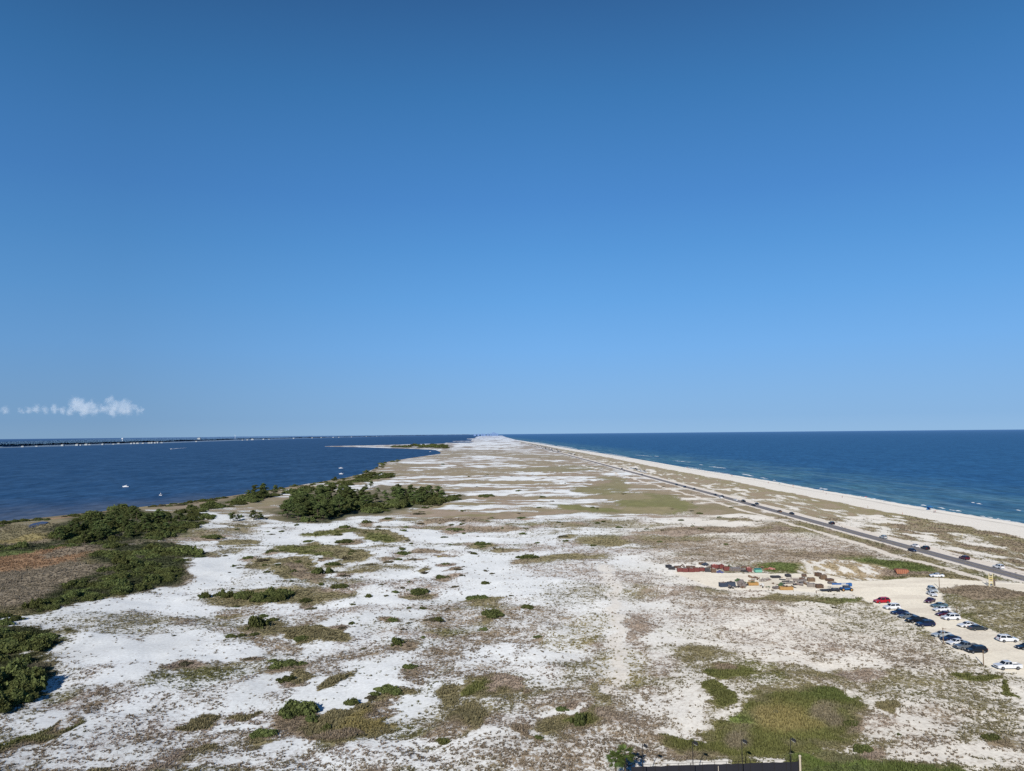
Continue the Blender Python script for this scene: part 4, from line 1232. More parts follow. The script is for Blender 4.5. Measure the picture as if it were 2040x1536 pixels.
# ------------------------------------------------------------------ cars
M_GLASS = paint('car_glass', s2l(30, 36, 44), 0.08, var=0.05)
M_TYRE = paint('tyre_rubber', s2l(34, 33, 33), 0.85)
M_RIM = paint('wheel_rim', s2l(150, 152, 156), 0.35, 0.6)
M_LAMP = paint('headlight_lens', s2l(225, 228, 230), 0.15)
M_TAIL = paint('taillight_lens', s2l(140, 18, 20), 0.25)
M_TRIM = paint('black_trim', s2l(36, 36, 38), 0.6)
CARC = {k: paint('car_paint_' + k, s2l(*c), 0.32, 0.0, 0.6, 0.04) for k, c in dict(
    white=(228, 230, 232), silver=(176, 184, 188), grey=(104, 110, 116), navy=(24, 34, 66), black=(24, 26, 32), red=(176, 24, 34),
    maroon=(78, 26, 42), teal=(84, 108, 116), dkgrey=(52, 58, 62), bronze=(96, 74, 58), blue=(40, 70, 120)).items()}

SPEC = {
    'sedan': dict(L=4.75, W=1.82, low=[(2.37, .34), (2.37, .60), (2.2, .74), (1.05, .93), (-1.65, 1.0), (-2.28, .99), (-2.37, .8), (-2.37, .36), (-2.0, .24), (2.0, .24)],
                  cab=[(1.05, .92), (.25, 1.42), (-.95, 1.43), (-1.75, .99)], wh=[1.42, -1.38], r=.33),
    'suv': dict(L=4.8, W=1.94, low=[(2.4, .42), (2.4, .80), (2.25, .95), (1.15, 1.08), (-2.3, 1.12), (-2.4, .95), (-2.4, .42), (-2.05, .32), (2.05, .32)],
                cab=[(1.15, 1.07), (.45, 1.70), (-1.95, 1.72), (-2.33, 1.11)], wh=[1.42, -1.42], r=.37),
    'pickup': dict(L=5.7, W=2.0, low=[(2.85, .48), (2.85, .95), (2.7, 1.08), (1.45, 1.18), (-.55, 1.2), (-.6, .82), (-2.82, .82), (-2.85, .5), (-2.4, .42), (2.4, .42)],
                   cab=[(1.45, 1.17), (.8, 1.80), (-.5, 1.82), (-.62, 1.2)], wh=[1.8, -1.7], r=.41),
}


def panel(a, b, c, d, m=0.07, off=0.015):
    """a pane laid just proud of the quad a b c d, drawn in from its edges"""
    a, b, c, d = map(Vector, (a, b, c, d))
    n = (b - a).cross(d - a).normalized()
    f = lambda s, t: a * (1 - s) * (1 - t) + b * s * (1 - t) + c * s * t + d * (1 - s) * t
    return [f(m, m * 1.4) + n * off, f(1 - m, m * 1.4) + n * off, f(1 - m, 1 - m * 1.4) + n * off, f(m, 1 - m * 1.4) + n * off]


def car_geo(kind):
    s = SPEC[kind]
    w = s['W'] / 2
    cw, tw = w - .07, w - .30
    c = s['cab']
    P = lambda i, side: (c[i][0], side * (cw if i in (0, 3) else tw), c[i][1])
    g = {}

    def body(mb, mi=0):
        n = len(s['low'])
        mb.prism(s['low'], -w, w, mi, inset=[.10 if p[1] > .9 else (.05 if p[1] < .5 else 0.0) for p in s['low']])
        mb.prism(c, -cw, cw, mi, inset=[0, cw - tw, cw - tw, 0])
        if kind == 'pickup':
            for sd_ in (-1, 1):
                mb.box((-1.72, sd_ * (w - .07), 1.0), (2.2, .12, .37), bevel=.02, mi=mi)
            mb.box((-2.78, 0, .99), (.1, 1.75, .36), bevel=.02, mi=mi)
        if kind == 'suv':
            for sd_ in (-1, 1):
                mb.box((-.8, sd_ * .55, 1.77), (1.9, .05, .05), mi=mi)
        for sd_ in (-1, 1):
            mb.box((c[0][0] - .12, sd_ * (w + .06), c[0][1] + .08), (.12, .2, .14), bevel=.03, mi=mi)
        return mb
    g['body'] = body
    g['windscreen'] = lambda: [panel(P(0, -1), P(0, 1), P(1, 1), P(1, -1))]
    g['rear_window'] = lambda: [panel(P(3, 1), P(3, -1), P(2, -1), P(2, 1))]

    def side(sg):
        a, b, cc, d = P(3, sg), P(0, sg), P(1, sg), P(2, sg)
        mid_b = tuple((Vector(a) + Vector(b)) / 2)
        mid_t = tuple((Vector(cc) + Vector(d)) / 2)
        if sg < 0:
            return [panel(a, mid_b, mid_t, d, .06), panel(mid_b, b, cc, mid_t, .06)]
        return [panel(mid_b, a, d, mid_t, .06), panel(b, mid_b, mid_t, cc, .06)]
    g['side'] = side
    g['spec'] = s
    return g


def quads_mesh(name, qs, mat):
    mb = MB()
    for q in qs:
        mb.quad(q)
    me = bpy.data.meshes.new(name)
    mb.bm.to_mesh(me)
    mb.bm.free()
    me.materials.append(mat)
    return me


def make_car(kind):
    """a car with its parts; the paint of body is set per car"""
    g = car_geo(kind)
    s = g['spec']
    w = s['W'] / 2
    root = empty({'sedan': 'sedan_car', 'suv': 'suv_car', 'pickup': 'pickup_truck'}[kind], (0, 0, -50))
    body = g['body'](MB()).build('body', CARC['white'], root)
    obj('windscreen', quads_mesh('windscreen', g['windscreen'](), M_GLASS), root)
    obj('rear_window', quads_mesh('rear_window', g['rear_window'](), M_GLASS), root)
    for sg in (-1, 1):
        obj('side_window', quads_mesh('side_window', g['side'](sg), M_GLASS), root)
    tm = MB().tube((0, -.12, 0), (0, .12, 0), s['r'], n=20).mesh('wheel', [M_TYRE], True)
    rm = MB().tube((0, -.128, 0), (0, .128, 0), s['r'] * .58, n=16).mesh('rim', [M_RIM])
    for x in s['wh']:
        for sg in (-1, 1):
            wo = obj('wheel', tm, root, loc=(x, sg * (w - .08), s['r']))
            obj('rim', rm, wo)
    zf = s['low'][1][1]
    for sg in (-1, 1):
        MB().box((s['L'] / 2 - .04, sg * (w - .32), zf - .02), (.14, .38, .16), bevel=.02).build('headlight', M_LAMP, root)
        MB().box((-s['L'] / 2 + .03, sg * (w - .2), (.86 if kind == 'sedan' else .95)), (.12, .26, .2 if kind == 'sedan' else .34), bevel=.02).build('taillight', M_TAIL, root)
    MB().box((s['L'] / 2 - .01, 0, zf - .18), (.08, 1.1, .2), bevel=.02).build('grille', M_TRIM, root)
    if kind == 'pickup':
        MB().box((-1.72, 0, .836), (2.1, 1.7, .02)).build('bed_floor', M_TRIM, root)
    return root


def far_car_mesh(kind):
    g = car_geo(kind)
    s = g['spec']
    mb = g['body'](MB(), 0)
    for q in g['windscreen']() + g['rear_window']() + g['side'](-1) + g['side'](1):
        mb.quad(q, 1)
    for x in s['wh']:
        for sg in (-1, 1):
            mb.tube((x, sg * (s['W'] / 2 - .2), s['r']), (x, sg * (s['W'] / 2 + .02), s['r']), s['r'], n=10, mi=2)
    return mb.mesh('far_' + kind, [CARC['white'], M_GLASS, M_TYRE])


PROTO = {k: make_car(k) for k in SPEC}
FARCAR = {k: far_car_mesh(k) for k in SPEC}
used_proto = set()


def set_paint(o, col):
    o.material_slots[0].link = 'OBJECT'
    o.material_slots[0].material = CARC[col]


def road_z(p):
    return ZG + 0.06


def place_car(kind, col, u, v, head, label, group, z=None):
    p = at(u, v)
    p.z = gh(p.x, p.y) if z is None else z
    if kind not in used_proto:
        o = PROTO[kind]
        used_proto.add(kind)
    else:
        o = copy_tree(PROTO[kind])
    o.location = p
    o.rotation_euler = (0, 0, head)
    set_paint([c for c in kids(o) if c.name.split('.')[0] == 'body'][0], col)
    tag(o, label, {'sedan': 'car', 'suv': 'car', 'pickup': 'pickup truck'}[kind], group)
    return o


def far_car(kind, col, u, v, head, label, group, z=None, p=None):
    if p is None:
        p = at(u, v)
    o = bpy.data.objects.new('parked_car' if 'parked' in group else 'road_car', FARCAR[kind])
    COL.objects.link(o)
    p.z = gh(p.x, p.y) if z is None else z
    o.location = p
    o.rotation_euler = (0, 0, head)
    set_paint(o, col)
    tag(o, label, 'car', group)
    return o


LW = math.pi  # nose to the left of the photograph
LEFT_ROW, RIGHT_ROW = 'cars parked nose-in along the left edge of the sandy lot', 'cars parked along the grassy right side of the lot'
for k, c, u, v, h, lab, gr in [
    ('suv', 'red', 1757, 1201, LW + .12, 'bright red car at the far end of the left row, first of the lot', LEFT_ROW),
    ('suv', 'white', 1777, 1213.5, LW + .1, 'white car parked right beside the bright red car', LEFT_ROW),
    ('sedan', 'navy', 1792, 1223.5, LW + .05, 'dark navy sedan between the white car and the grey sedan of the left row', LEFT_ROW),
    ('sedan', 'grey', 1807, 1231, LW + .08, 'mid grey sedan between two dark cars in the left row', LEFT_ROW),
    ('pickup', 'black', 1826, 1239.5, LW + .1, 'black pickup truck parked behind the navy SUV in the left row', LEFT_ROW),
    ('suv', 'navy', 1844, 1247.5, LW + .06, 'navy SUV at the near end of the upper left group', LEFT_ROW),
    ('sedan', 'silver', 1876, 1268, LW + .1, 'silver car behind the lamp post, first of the lower left group', LEFT_ROW),
    ('sedan', 'navy', 1894, 1276, LW + .05, 'dark navy sedan second in the lower left group, beside the silver car', LEFT_ROW),
    ('sedan', 'white', 1906, 1284, LW + .12, 'small white sedan in the lower left group beside the grey pickup', LEFT_ROW),
    ('pickup', 'grey', 1926, 1293, LW + .08, 'grey pickup truck half hidden by the black SUV', LEFT_ROW),
    ('suv', 'black', 1945, 1300, LW + .05, 'black SUV at the near end of the left row, by the leaning post shadow', LEFT_ROW),
    ('pickup', 'white', 2008, 1332.5, LW + .04, 'white crew cab pickup standing alone at the lower right', 'single cars standing in the lot'),
    ('sedan', 'white', 1866, 1147, LW - .25, 'white sedan alone at the upper edge of the lot, beyond the brown post', 'single cars standing in the lot'),
    ('suv', 'silver', 1858, 1178.5, -1.75, 'pale silver SUV seen end-on, farthest of the right row', RIGHT_ROW),
    ('sedan', 'white', 1857, 1186.5, -1.7, 'white car seen end-on directly before the silver SUV', RIGHT_ROW),
    ('sedan', 'maroon', 1852.5, 1200, LW + .7, 'small maroon car third in the right row', RIGHT_ROW),
    ('sedan', 'teal', 1871, 1209.5, LW + .08, 'blue-grey sedan with dark roof behind a white sedan', RIGHT_ROW),
    ('sedan', 'white', 1876, 1217.5, LW + .06, 'white sedan before the blue-grey sedan of the right row', RIGHT_ROW),
    ('sedan', 'maroon', 1882, 1227, LW + .05, 'dark maroon car half hidden by the white SUV of the right row', RIGHT_ROW),
    ('suv', 'white', 1894.5, 1234.5, LW + .06, 'white SUV at the near end of the upper right group', RIGHT_ROW),
    ('sedan', 'white', 1927, 1249, LW + .08, 'white sedan partly behind the dark grey car', RIGHT_ROW),
    ('sedan', 'dkgrey', 1948, 1255, 0.04, 'dark grey car beside the grass, before a white sedan', RIGHT_ROW),
    ('suv', 'white', 2007, 1278, -.02, 'white SUV facing right beside the grassy edge', RIGHT_ROW),
    ('sedan', 'black', 2045, 1293, LW, 'black car cut off by the right edge of the photo', RIGHT_ROW),
]:
    place_car(k, c, u, v, h, lab, gr)

rang = lambda y: math.atan2(1.0, np.polyval(np.polyder(rc), y))
ONROAD, SHOULD = 'cars driving on the beach road', 'cars parked on the sandy road shoulder'
for k, c, u, v, lab, gr in [
    ('suv', 'silver', 1760, 1072.5, 'silver car with dark front on the shoulder, seventh from the right edge', SHOULD), ('sedan', 'white', 1823, 1089.5, 'white sedan parked behind the black SUV on the shoulder', SHOULD),
    ('suv', 'black', 1843.5, 1094.5, 'black SUV parked on the shoulder before a white sedan', SHOULD), ('sedan', 'navy', 1818, 1099, 'dark sedan on the near lane, opposite the black SUV', ONROAD),
    ('suv', 'maroon', 1921.5, 1114.5, 'dark maroon SUV parked on the road shoulder', SHOULD), ('suv', 'white', 1990, 1132.5, 'white SUV on the shoulder nearest to the right edge', SHOULD),
    ('suv', 'black', 1657, 1044.5, 'dark car with pale front alone on the shoulder', SHOULD)]:
    p = at(u, v)
    place_car(k, c, u, v, rang(p.y) + (math.pi if gr == ONROAD else 0), lab, gr, z=road_z(p) if gr == ONROAD else ZG)
for k, c, u, v, lab, gr in [
    ('pickup', 'black', 1481, 1000, 'tall dark truck on the road, left of two dark cars', ONROAD), ('sedan', 'dkgrey', 1508, 1005, 'dark car parked on the far shoulder beside two road cars', SHOULD), ('sedan', 'black', 1501, 1008, 'dark car on the road right of the tall dark truck', ONROAD),
    ('sedan', 'bronze', 1553, 1020, 'brown car at the road edge left of a black car', SHOULD), ('sedan', 'black', 1577.5, 1024.5, 'black car on the shoulder right of the brown car', SHOULD),
    ('sedan', 'dkgrey', 1239, 934, 'farther of two dark cars before the roadside lot', ONROAD), ('sedan', 'black', 1243, 937.5, 'nearer of two dark cars before the roadside lot', ONROAD), ('sedan', 'black', 1279, 946.5, 'dark car passing the small roadside lot', ONROAD),
    ('suv', 'dkgrey', 1348, 967, 'first dark car of the three close together in mid road', ONROAD), ('suv', 'navy', 1364, 971.5, 'second dark car of the three close together in mid road', ONROAD), ('sedan', 'dkgrey', 1383, 975, 'third dark car of the three close together in mid road', ONROAD),
    ('sedan', 'black', 1425, 987, 'dark car before the white car on the middle road', ONROAD), ('sedan', 'black', 1439, 990, 'dark car beside the white car on the middle road', ONROAD), ('sedan', 'white', 1436, 992.5, 'white car on the near shoulder of the middle road', SHOULD), ('sedan', 'white', 1466, 997.5, 'white car on the road left of the tall dark truck', ONROAD)]:
    p = at(u, v)
    far_car(k, c, u, v, rang(p.y) + (math.pi if random.random() < .5 else 0), lab, gr, z=road_z(p) if gr == ONROAD else ZG)
for i in range(10):
    u = 1255 + 3.4 * i
    far_car(random.choice(['sedan', 'suv']), random.choice(['white', 'white', 'silver', 'grey', 'black', 'navy']), u, 933.5 + (u - 1255) * .24 + random.uniform(-1.6, 1.2), random.uniform(0, 6.28), 'tiny car in the small lot beside the road', 'cars parked in the small roadside lot')
for i in range(64):
    t = random.random() ** 0.8
    u = 1056 + 62 * t
    far_car(random.choice(['sedan', 'suv', 'suv', 'pickup']), random.choice(['white', 'silver', 'grey', 'dkgrey', 'black', 'navy', 'maroon', 'white', 'blue', 'black']), u, 886.5 + 14.0 * t + random.uniform(-2.6, 1.6), random.uniform(0, 6.28), 'speck of a car in the distant crowded beach lot', 'cars parked in the distant beach lot')
for i in range(5):
    far_car('suv', random.choice(['white', 'dkgrey', 'black']), 1133 + 3 * i, 903.5 + .6 * i, random.uniform(0, 6.28), 'speck of a car in the cluster right of the distant lot', 'cars parked right of the distant lot')

# ------------------------------------------------------------------ posts, sign
M_POST = paint('weathered_post', s2l(124, 104, 82), 0.9)
M_CREAM = paint('cream_board', s2l(226, 212, 168), 0.7)
for u, v, hpx, lab in [(1871.5, 1172, 22, 'bare brown wooden post before the white sedan at the upper lot edge'), (1906.5, 1224, 16, 'thin wooden post in the grass beside the white SUV'),
                       (1879.5, 1282.5, 29, 'wooden post with short arm beside the silver car'), (1959.7, 1327, 29, 'wooden post before the black SUV at the lot edge')]:
    p = at(u, v)
    H = hpx * px_size(p) / math.cos(R(15))
    e = empty('lot_post', p)
    MB().tube((0, 0, -.3), (0, 0, H), .11, .09, 10).build('pole', M_POST, e)
    MB().box((0, 0, H + .05), (.3, .3, .1), bevel=.02).build('cap', M_POST, e)
    if 'arm' in lab:
        MB().box((.45, 0, H - .12), (.9, .1, .1)).build('arm', M_POST, e)
    tag(e, lab, 'post', 'posts round the sandy lot')
for u, v, hpx in [(1626.5, 1183, 10)]:
    p = at(u, v)
    e = empty('marker_post', p)
    H = hpx * px_size(p)
    MB().box((0, 0, H / 2), (.16, .16, H), bevel=.02).build('post', M_POST, e)
    MB().box((0, -.1, H - .3), (.3, .04, .5), bevel=.01).build('plate', CARC['white'], e)
    tag(e, 'short brown marker post with white plate in front of the supply yard', 'post')
for u, v, lab in [(1917, 1068, 'pale short stake in the dunes above the maroon SUV'), (1992, 1071, 'thin stake at the beach edge near the right border')]:
    p = at(u, v)
    tag(MB().tube((0, 0, -.2), (0, 0, 1.6), .09, .08, 8).build('dune_stake', M_CREAM, loc=p), lab, 'stake')

p = at(1974.5, 1168.5)
e = empty('board_sign', p, 0.12)
k = px_size(p)
for sx in (-.72, .72):
    MB().box((sx, 0, 2.2), (.2, .2, 4.6), bevel=.03).build('post', M_CREAM, e)
for z, mat in ((3.35, 'a'), (2.75, 'b'), (2.0, 'b'), (1.15, 'a')):
    MB().box((0, -.12, z), (1.28, .07, .42 if mat == 'b' else .28), bevel=.02).build('board', M_CREAM if mat == 'a' else paint('sign_board', s2l(206, 186, 120), .7), e)
tag(e, 'tall cream ladder-like sign with several boards at the lot entrance', 'sign')
p = at(1980.5, 1167)
e = empty('kiosk', p, .12)
MB().box((0, 0, 1.0), (.7, .5, 2.0), bevel=.03).build('cabinet', paint('kiosk_grey', s2l(104, 92, 84), .8), e)
MB().box((0, 0, 2.06), (.9, .7, .1), bevel=.02).build('roof', paint('kiosk_roof', s2l(150, 120, 100), .8), e)
tag(e, 'small brown cabinet standing beside the cream board sign', 'cabinet')

# ------------------------------------------------------------------ supply yard
YM = {k: paint('yard_' + k, s2l(*c), 0.7, var=.12, scale=2.2, rust=(s2l(120, 84, 60) if k in ('red', 'grey', 'blue') else s2l(120, 60, 44) if k == 'rust' else None)) for k, c in dict(
    red=(116, 54, 56), grey=(128, 124, 122), dark=(62, 62, 66), blue=(58, 84, 140), mint=(118, 182, 160), teal=(48, 120, 118), yellow=(178, 138, 82), brown=(112, 88, 70), wood=(132, 108, 84),
    slate=(54, 66, 84), white=(214, 214, 210), pink=(190, 132, 124), rust=(158, 100, 74), lift=(38, 96, 160), concrete=(158, 150, 142), green=(74, 96, 62)).items()}


def heap_mesh(seed, w, d, h, n=16):
    """an uneven heap of broken lumps"""
    r = random.Random(seed)
    mb = MB()
    for k in range(n):
        a, q = r.random() * 6.28, r.random() ** .6
        x, y = math.cos(a) * q * w / 2, math.sin(a) * q * d / 2
        s = h * r.uniform(.25, .5)
        z = max(0, h * (1 - q) * .75)
        mb.box((x, y, z + s * .3), (s * r.uniform(.8, 1.8), s * r.uniform(.8, 1.5), s), Euler((r.uniform(-.5, .5), r.uniform(-.5, .5), r.uniform(0, 3))).to_matrix(), bevel=s * .12)
    return mb


def open_bin(u, v, wpx, col, load, label, rz=0.0, h=1.3, deep=1.6):
    p = at(u, v)
    w = wpx * px_size(p)
    e = empty('open_bin', p, rz)
    m = MB()
    for sg in (-1, 1):
        m.box((0, sg * deep / 2, h / 2 + .1), (w, .08, h))
        m.box((sg * (w / 2 - .04), 0, h / 2 + .1), (.08, deep - .1, h - .01))
    m.box((0, 0, .14), (w - .2, deep - .2, .1))
    m.build('shell', YM[col], e)
    for k in range(3):
        MB().box((-w / 3 + k * w / 3, -deep / 2 - .06, h / 2 + .1), (.1, .06, h * .92)).build('rib', YM[col], e)
    hm = heap_mesh(int(u), w * .8, deep * .8, .8)
    hm.build('load', YM[load], e, loc=(0, 0, h - .3))
    tag(e, label, 'bin', 'open bins in the supply yard')


for i, (u, v, w, c, ld, lab) in enumerate([
    (1354, 1139, 10, 'red', 'grey', 'leftmost red open bin of the row with grey load'), (1365, 1139.5, 11, 'red', 'grey', 'second red open bin from the left of the row'), (1377, 1139.5, 11, 'red', 'grey', 'third red open bin from the left of the row'),
    (1388, 1139, 10, 'red', 'brown', 'fourth red open bin, with brown load'), (1398, 1138, 9, 'red', 'grey', 'fifth red open bin, right end of the left row'), (1409, 1139, 10, 'dark', 'grey', 'dark open bin right of the red bins'),
    (1421, 1140.5, 9, 'brown', 'concrete', 'small brown bin between the dark bin and the blue heap'), (1424, 1133, 13, 'red', 'pink', 'red bin behind the brown bin, with pale load'), (1437, 1132, 9, 'red', 'red', 'bright red bin beside the blue heap'), (1447, 1137, 11, 'red', 'brown', 'dark red bin right of the blue heap'),
    (1492, 1138.5, 10, 'red', 'pink', 'single red bin left of the mint container'), (1441, 1169, 16, 'slate', 'grey', 'left slate blue bin in the near row'), (1457, 1168, 15, 'slate', 'dark', 'right slate blue bin in the near row'), (1500, 1166, 20, 'yellow', 'green', 'yellow open bin with dark green load'), (1566, 1175, 26, 'yellow', 'brown', 'long low yellow bin at the front of the yard')]):
    open_bin(u, v, w, c, ld, lab, random.uniform(-.1, .1), 1.0 if i > 12 else 1.4)


def bundle(u, v, wpx, hpx, label, mat='wood', rz=0.0, group='timber bundles in the supply yard'):
    p = at(u, v)
    k = px_size(p)
    w, h = wpx * k, max(.5, hpx * k * .8)
    e = empty('timber_bundle', p, rz)
    m = MB()
    n = max(3, int(h / .22))
    for i in range(n):
        for j in range(5):
            m.box((random.uniform(-.08, .08), -.8 + j * .4, .12 + i * h / n), (w, .34, h / n * .72), bevel=.015)
    m.build('boards', YM[mat], e)
    for sx in (-.3, .3):
        MB().box((sx * w, 0, h / 2), (.08, 2.04, h + .06)).build('strap', YM['dark'], e)
    tag(e, label, 'timber bundle', group)


for u, v, w, h, lab, mat in [
    (1332, 1130, 10, 7, 'dark timber bundle at the left end of the far row', 'dark'), (1338, 1134, 12, 7, 'second dark timber bundle, just below the first at the left end', 'dark'), (1350, 1131, 12, 5, 'brown timber bundle behind the leftmost red bins', 'brown'), (1376, 1131, 18, 5, 'long brown timber bundle behind the red bins', 'brown'),
    (1398, 1128, 9, 5, 'brown timber bundle leaning behind the end of the red bins', 'wood'), (1453, 1136, 14, 4, 'flat grey bundle behind the dark red bin', 'grey'), (1468, 1137.5, 28, 7, 'wide grey stack of mesh panels in the far row', 'grey'), (1483, 1139, 14, 4, 'low dark bundle at the right of the grey panel stack', 'dark'),
    (1616, 1158, 14, 9, 'timber bundle left in the block of six right of the rubble', 'wood'), (1630, 1148, 10, 9, 'tall timber bundle at the back of the six', 'brown'), (1640, 1154, 12, 11, 'tallest timber bundle, back right of the six', 'wood'), (1653, 1157.5, 13, 6, 'reddish timber bundle apart on the sand', 'brown'),
    (1658, 1163, 16, 4, 'flat grey bundle below the reddish timber bundle', 'grey'), (1616, 1169, 15, 9, 'near grey bundle in front of the six', 'concrete'), (1632, 1171, 14, 9, 'near dark brown bundle beside the marker post', 'brown'), (1545, 1151, 18, 5, 'long dark bundle on the far side of the rubble', 'dark'), (1570, 1149, 10, 6, 'short dark bundle behind the pipes', 'dark'), (1602, 1148, 9, 5, 'small brown bundle at the back of the pipes', 'brown'), (1547, 1173, 14, 5, 'grey slab bundle beside the long yellow bin', 'grey'), (1464, 1133, 20, 2, 'thin pale bundle across the far row', 'concrete')]:
    bundle(u, v, w, h, lab, mat, random.uniform(-.35, .35))

hr = random.Random(5)
for u, v, w, h, c, lab in [
    (1434, 1141, 14, 6, 'blue', 'blue tarpaulin heap in front of the red bins'), (1477, 1168, 16, 16, 'grey', 'tall grey heap left of the yellow bin'), (1470, 1158, 12, 7, 'green', 'dark scrubby heap left of the tall grey heap'), (1520, 1158, 14, 8, 'concrete', 'pale heap of lumps right of the yellow bin'),
    (1530, 1155, 12, 6, 'concrete', 'pale broken heap in the middle of the yard'), (1518, 1167, 10, 6, 'white', 'whitish heap beside the yellow bin'), (1556, 1168, 9, 9, 'green', 'green weedy heap behind the long yellow bin'), (1470, 1170, 14, 4, 'dark', 'flat dark heap at the foot of the tall grey heap'),
    (1535, 1131, 10, 5, 'pink', 'pink heap right of the mint container'), (1541, 1134, 10, 5, 'pink', 'reddish heap nearest the green bush'), (1528, 1134, 9, 4, 'rust', 'rusty small heap by the mint container'), (1405, 1127, 16, 6, 'slate', 'dark grey heap at the back of the far row'), (1416, 1129, 10, 5, 'concrete', 'pale heap at the back of the far row'), (1456, 1172, 14, 4, 'dark', 'low dark heap before the slate bins'),
    (1505, 1152, 16, 5, 'brown', 'brown heap behind the yellow bin'), (1580, 1163, 14, 5, 'concrete', 'heap of pale rubble by the pipes')]:
    p = at(u, v)
    k = px_size(p)
    heap = heap_mesh(hr.randrange(9999), w * k, 2.2, h * k * .8, 26).build('rubble_heap', YM[c], loc=p)
    tag(heap, lab, 'heap', 'heaps in the supply yard')
for i in range(26):
    u, v = (hr.uniform(1452, 1604), hr.uniform(1150, 1172)) if i < 14 else (hr.uniform(1340, 1546), hr.uniform(1126, 1134))
    p = at(u, v)
    k = px_size(p)
    heap = heap_mesh(hr.randrange(9999), hr.uniform(5, 12) * k, 1.6, hr.uniform(2.5, 5) * k * .8, 18).build('rubble_heap', YM[hr.choice(['concrete', 'grey', 'brown', 'dark', 'wood', 'green'])], loc=p)
    tag(heap, 'small mixed heap in the litter %s' % ('between the yellow bins and the timber' if i < 14 else 'behind the row of red bins'), 'heap', 'small heaps of the near yard' if i < 14 else 'small heaps of the far yard')
# loose planks
pm = [MB().box((0, 0, .1), (hr.uniform(1.2, 2.6), hr.uniform(.25, .5), .14), bevel=.02).mesh('plank', [YM[k_]]) for k_ in ('wood', 'grey', 'brown', 'dark', 'concrete', 'wood')]
for i in range(44):
    u, v = (hr.uniform(1455, 1606), hr.uniform(1149, 1172)) if i < 30 else (hr.uniform(1345, 1545), hr.uniform(1126, 1136))
    p = at(u, v)
    o = obj('plank', hr.choice(pm), loc=p)
    o.rotation_euler = (hr.uniform(-.2, .2), hr.uniform(-.3, .3), hr.uniform(0, 3.1))
    o.scale = (1, 1, hr.uniform(1, 4))
    tag(o, 'loose plank in the litter %s' % ('between the rubble heaps of the near yard' if i < 30 else 'behind the row of red bins'), 'plank', 'planks between the heaps' if i < 30 else 'planks behind the bins')
# pipes
for i in range(20):
    u, v = hr.uniform(1556, 1606), hr.uniform(1152, 1167)
    p = at(u, v)
    a = hr.uniform(-.7, .7)
    L = hr.uniform(1.6, 3.4)
    d = Vector((math.cos(a), math.sin(a), 0)) * L / 2
    r = hr.uniform(.22, .42)
    m = MB()
    ring = 12
    vs = []
    up = Vector((0, 0, 1))
    sdv = Vector((-math.sin(a), math.cos(a), 0))
    for e_, rr in ((-1, r), (1, r), (1, r * .75), (-1, r * .75)):
        vs.append([m.bm.verts.new(d * e_ + sdv * math.cos(q * 6.283 / ring) * rr + up * (math.sin(q * 6.283 / ring) * rr + r)) for q in range(ring)])
    for s_ in range(4):
        for q in range(ring):
            m.bm.faces.new((vs[s_][q], vs[s_][(q + 1) % ring], vs[(s_ + 1) % 4][(q + 1) % ring], vs[(s_ + 1) % 4][q]))
    tag(m.build('concrete_pipe', YM[hr.choice(['concrete', 'grey', 'dark', 'concrete'])], loc=p), 'grey pipe in the loose scatter between the yellow bin and the timber', 'pipe', 'pipes scattered in the supply yard')


def container(u, v, wpx, hpx, col, label, name='container', lid=None):
    p = at(u, v)
    k = px_size(p)
    w, h = wpx * k, hpx * k * .85
    e = empty(name, p, random.uniform(-.1, .1))
    m = MB().box((0, 0, h / 2 + .1), (w, 1.9, h), bevel=.03)
    for i in range(7):
        m.box((-w / 2 + (i + .5) * w / 7, -.97, h / 2 + .1), (w / 16, .05, h * .85))
    m.build('shell', YM[col], e)
    if lid:
        MB().box((.1, .25, h + .3), (w * .9, 1.7, .35), bevel=.1).build('cover', YM[lid], e)
    for sx in (-1, 1):
        MB().box((sx * w * .36, 0, .05), (.25, 1.8, .1)).build('skid', YM['dark'], e)
    tag(e, label, 'container')


container(1510, 1139.5, 14, 6, 'mint', 'mint green box with teal cover in the far yard row', lid='teal')
# rust coloured ribbed hopper beside the green scrub
p = at(1796, 1143)
e = empty('rust_skip', p, -.15)
k = px_size(p)
w = 25 * k
MB().prism([(-w / 2, 1.5), (-w / 2 + .5, .3), (w / 2 - .7, .2), (w / 2, 1.3), (w / 2 - .3, 1.9), (-w / 2 + .3, 2.0)], -1.1, 1.1).build('hull', YM['rust'], e)
for i in range(6):
    MB().box((-w / 2 + .6 + i * (w - 1.2) / 5, -1.15, 1.1), (.16, .1, 1.5)).build('rib', paint('rib_paint', s2l(184, 128, 96), .7), e)
for sx in (-1, 1):
    MB().tube((sx * w * .3, -1.0, .35), (sx * w * .3, 1.0, .35), .35, n=14).build('roller', YM['dark'], e)
tag(e, 'rust orange ribbed skip standing before the green scrub by the lot', 'skip')

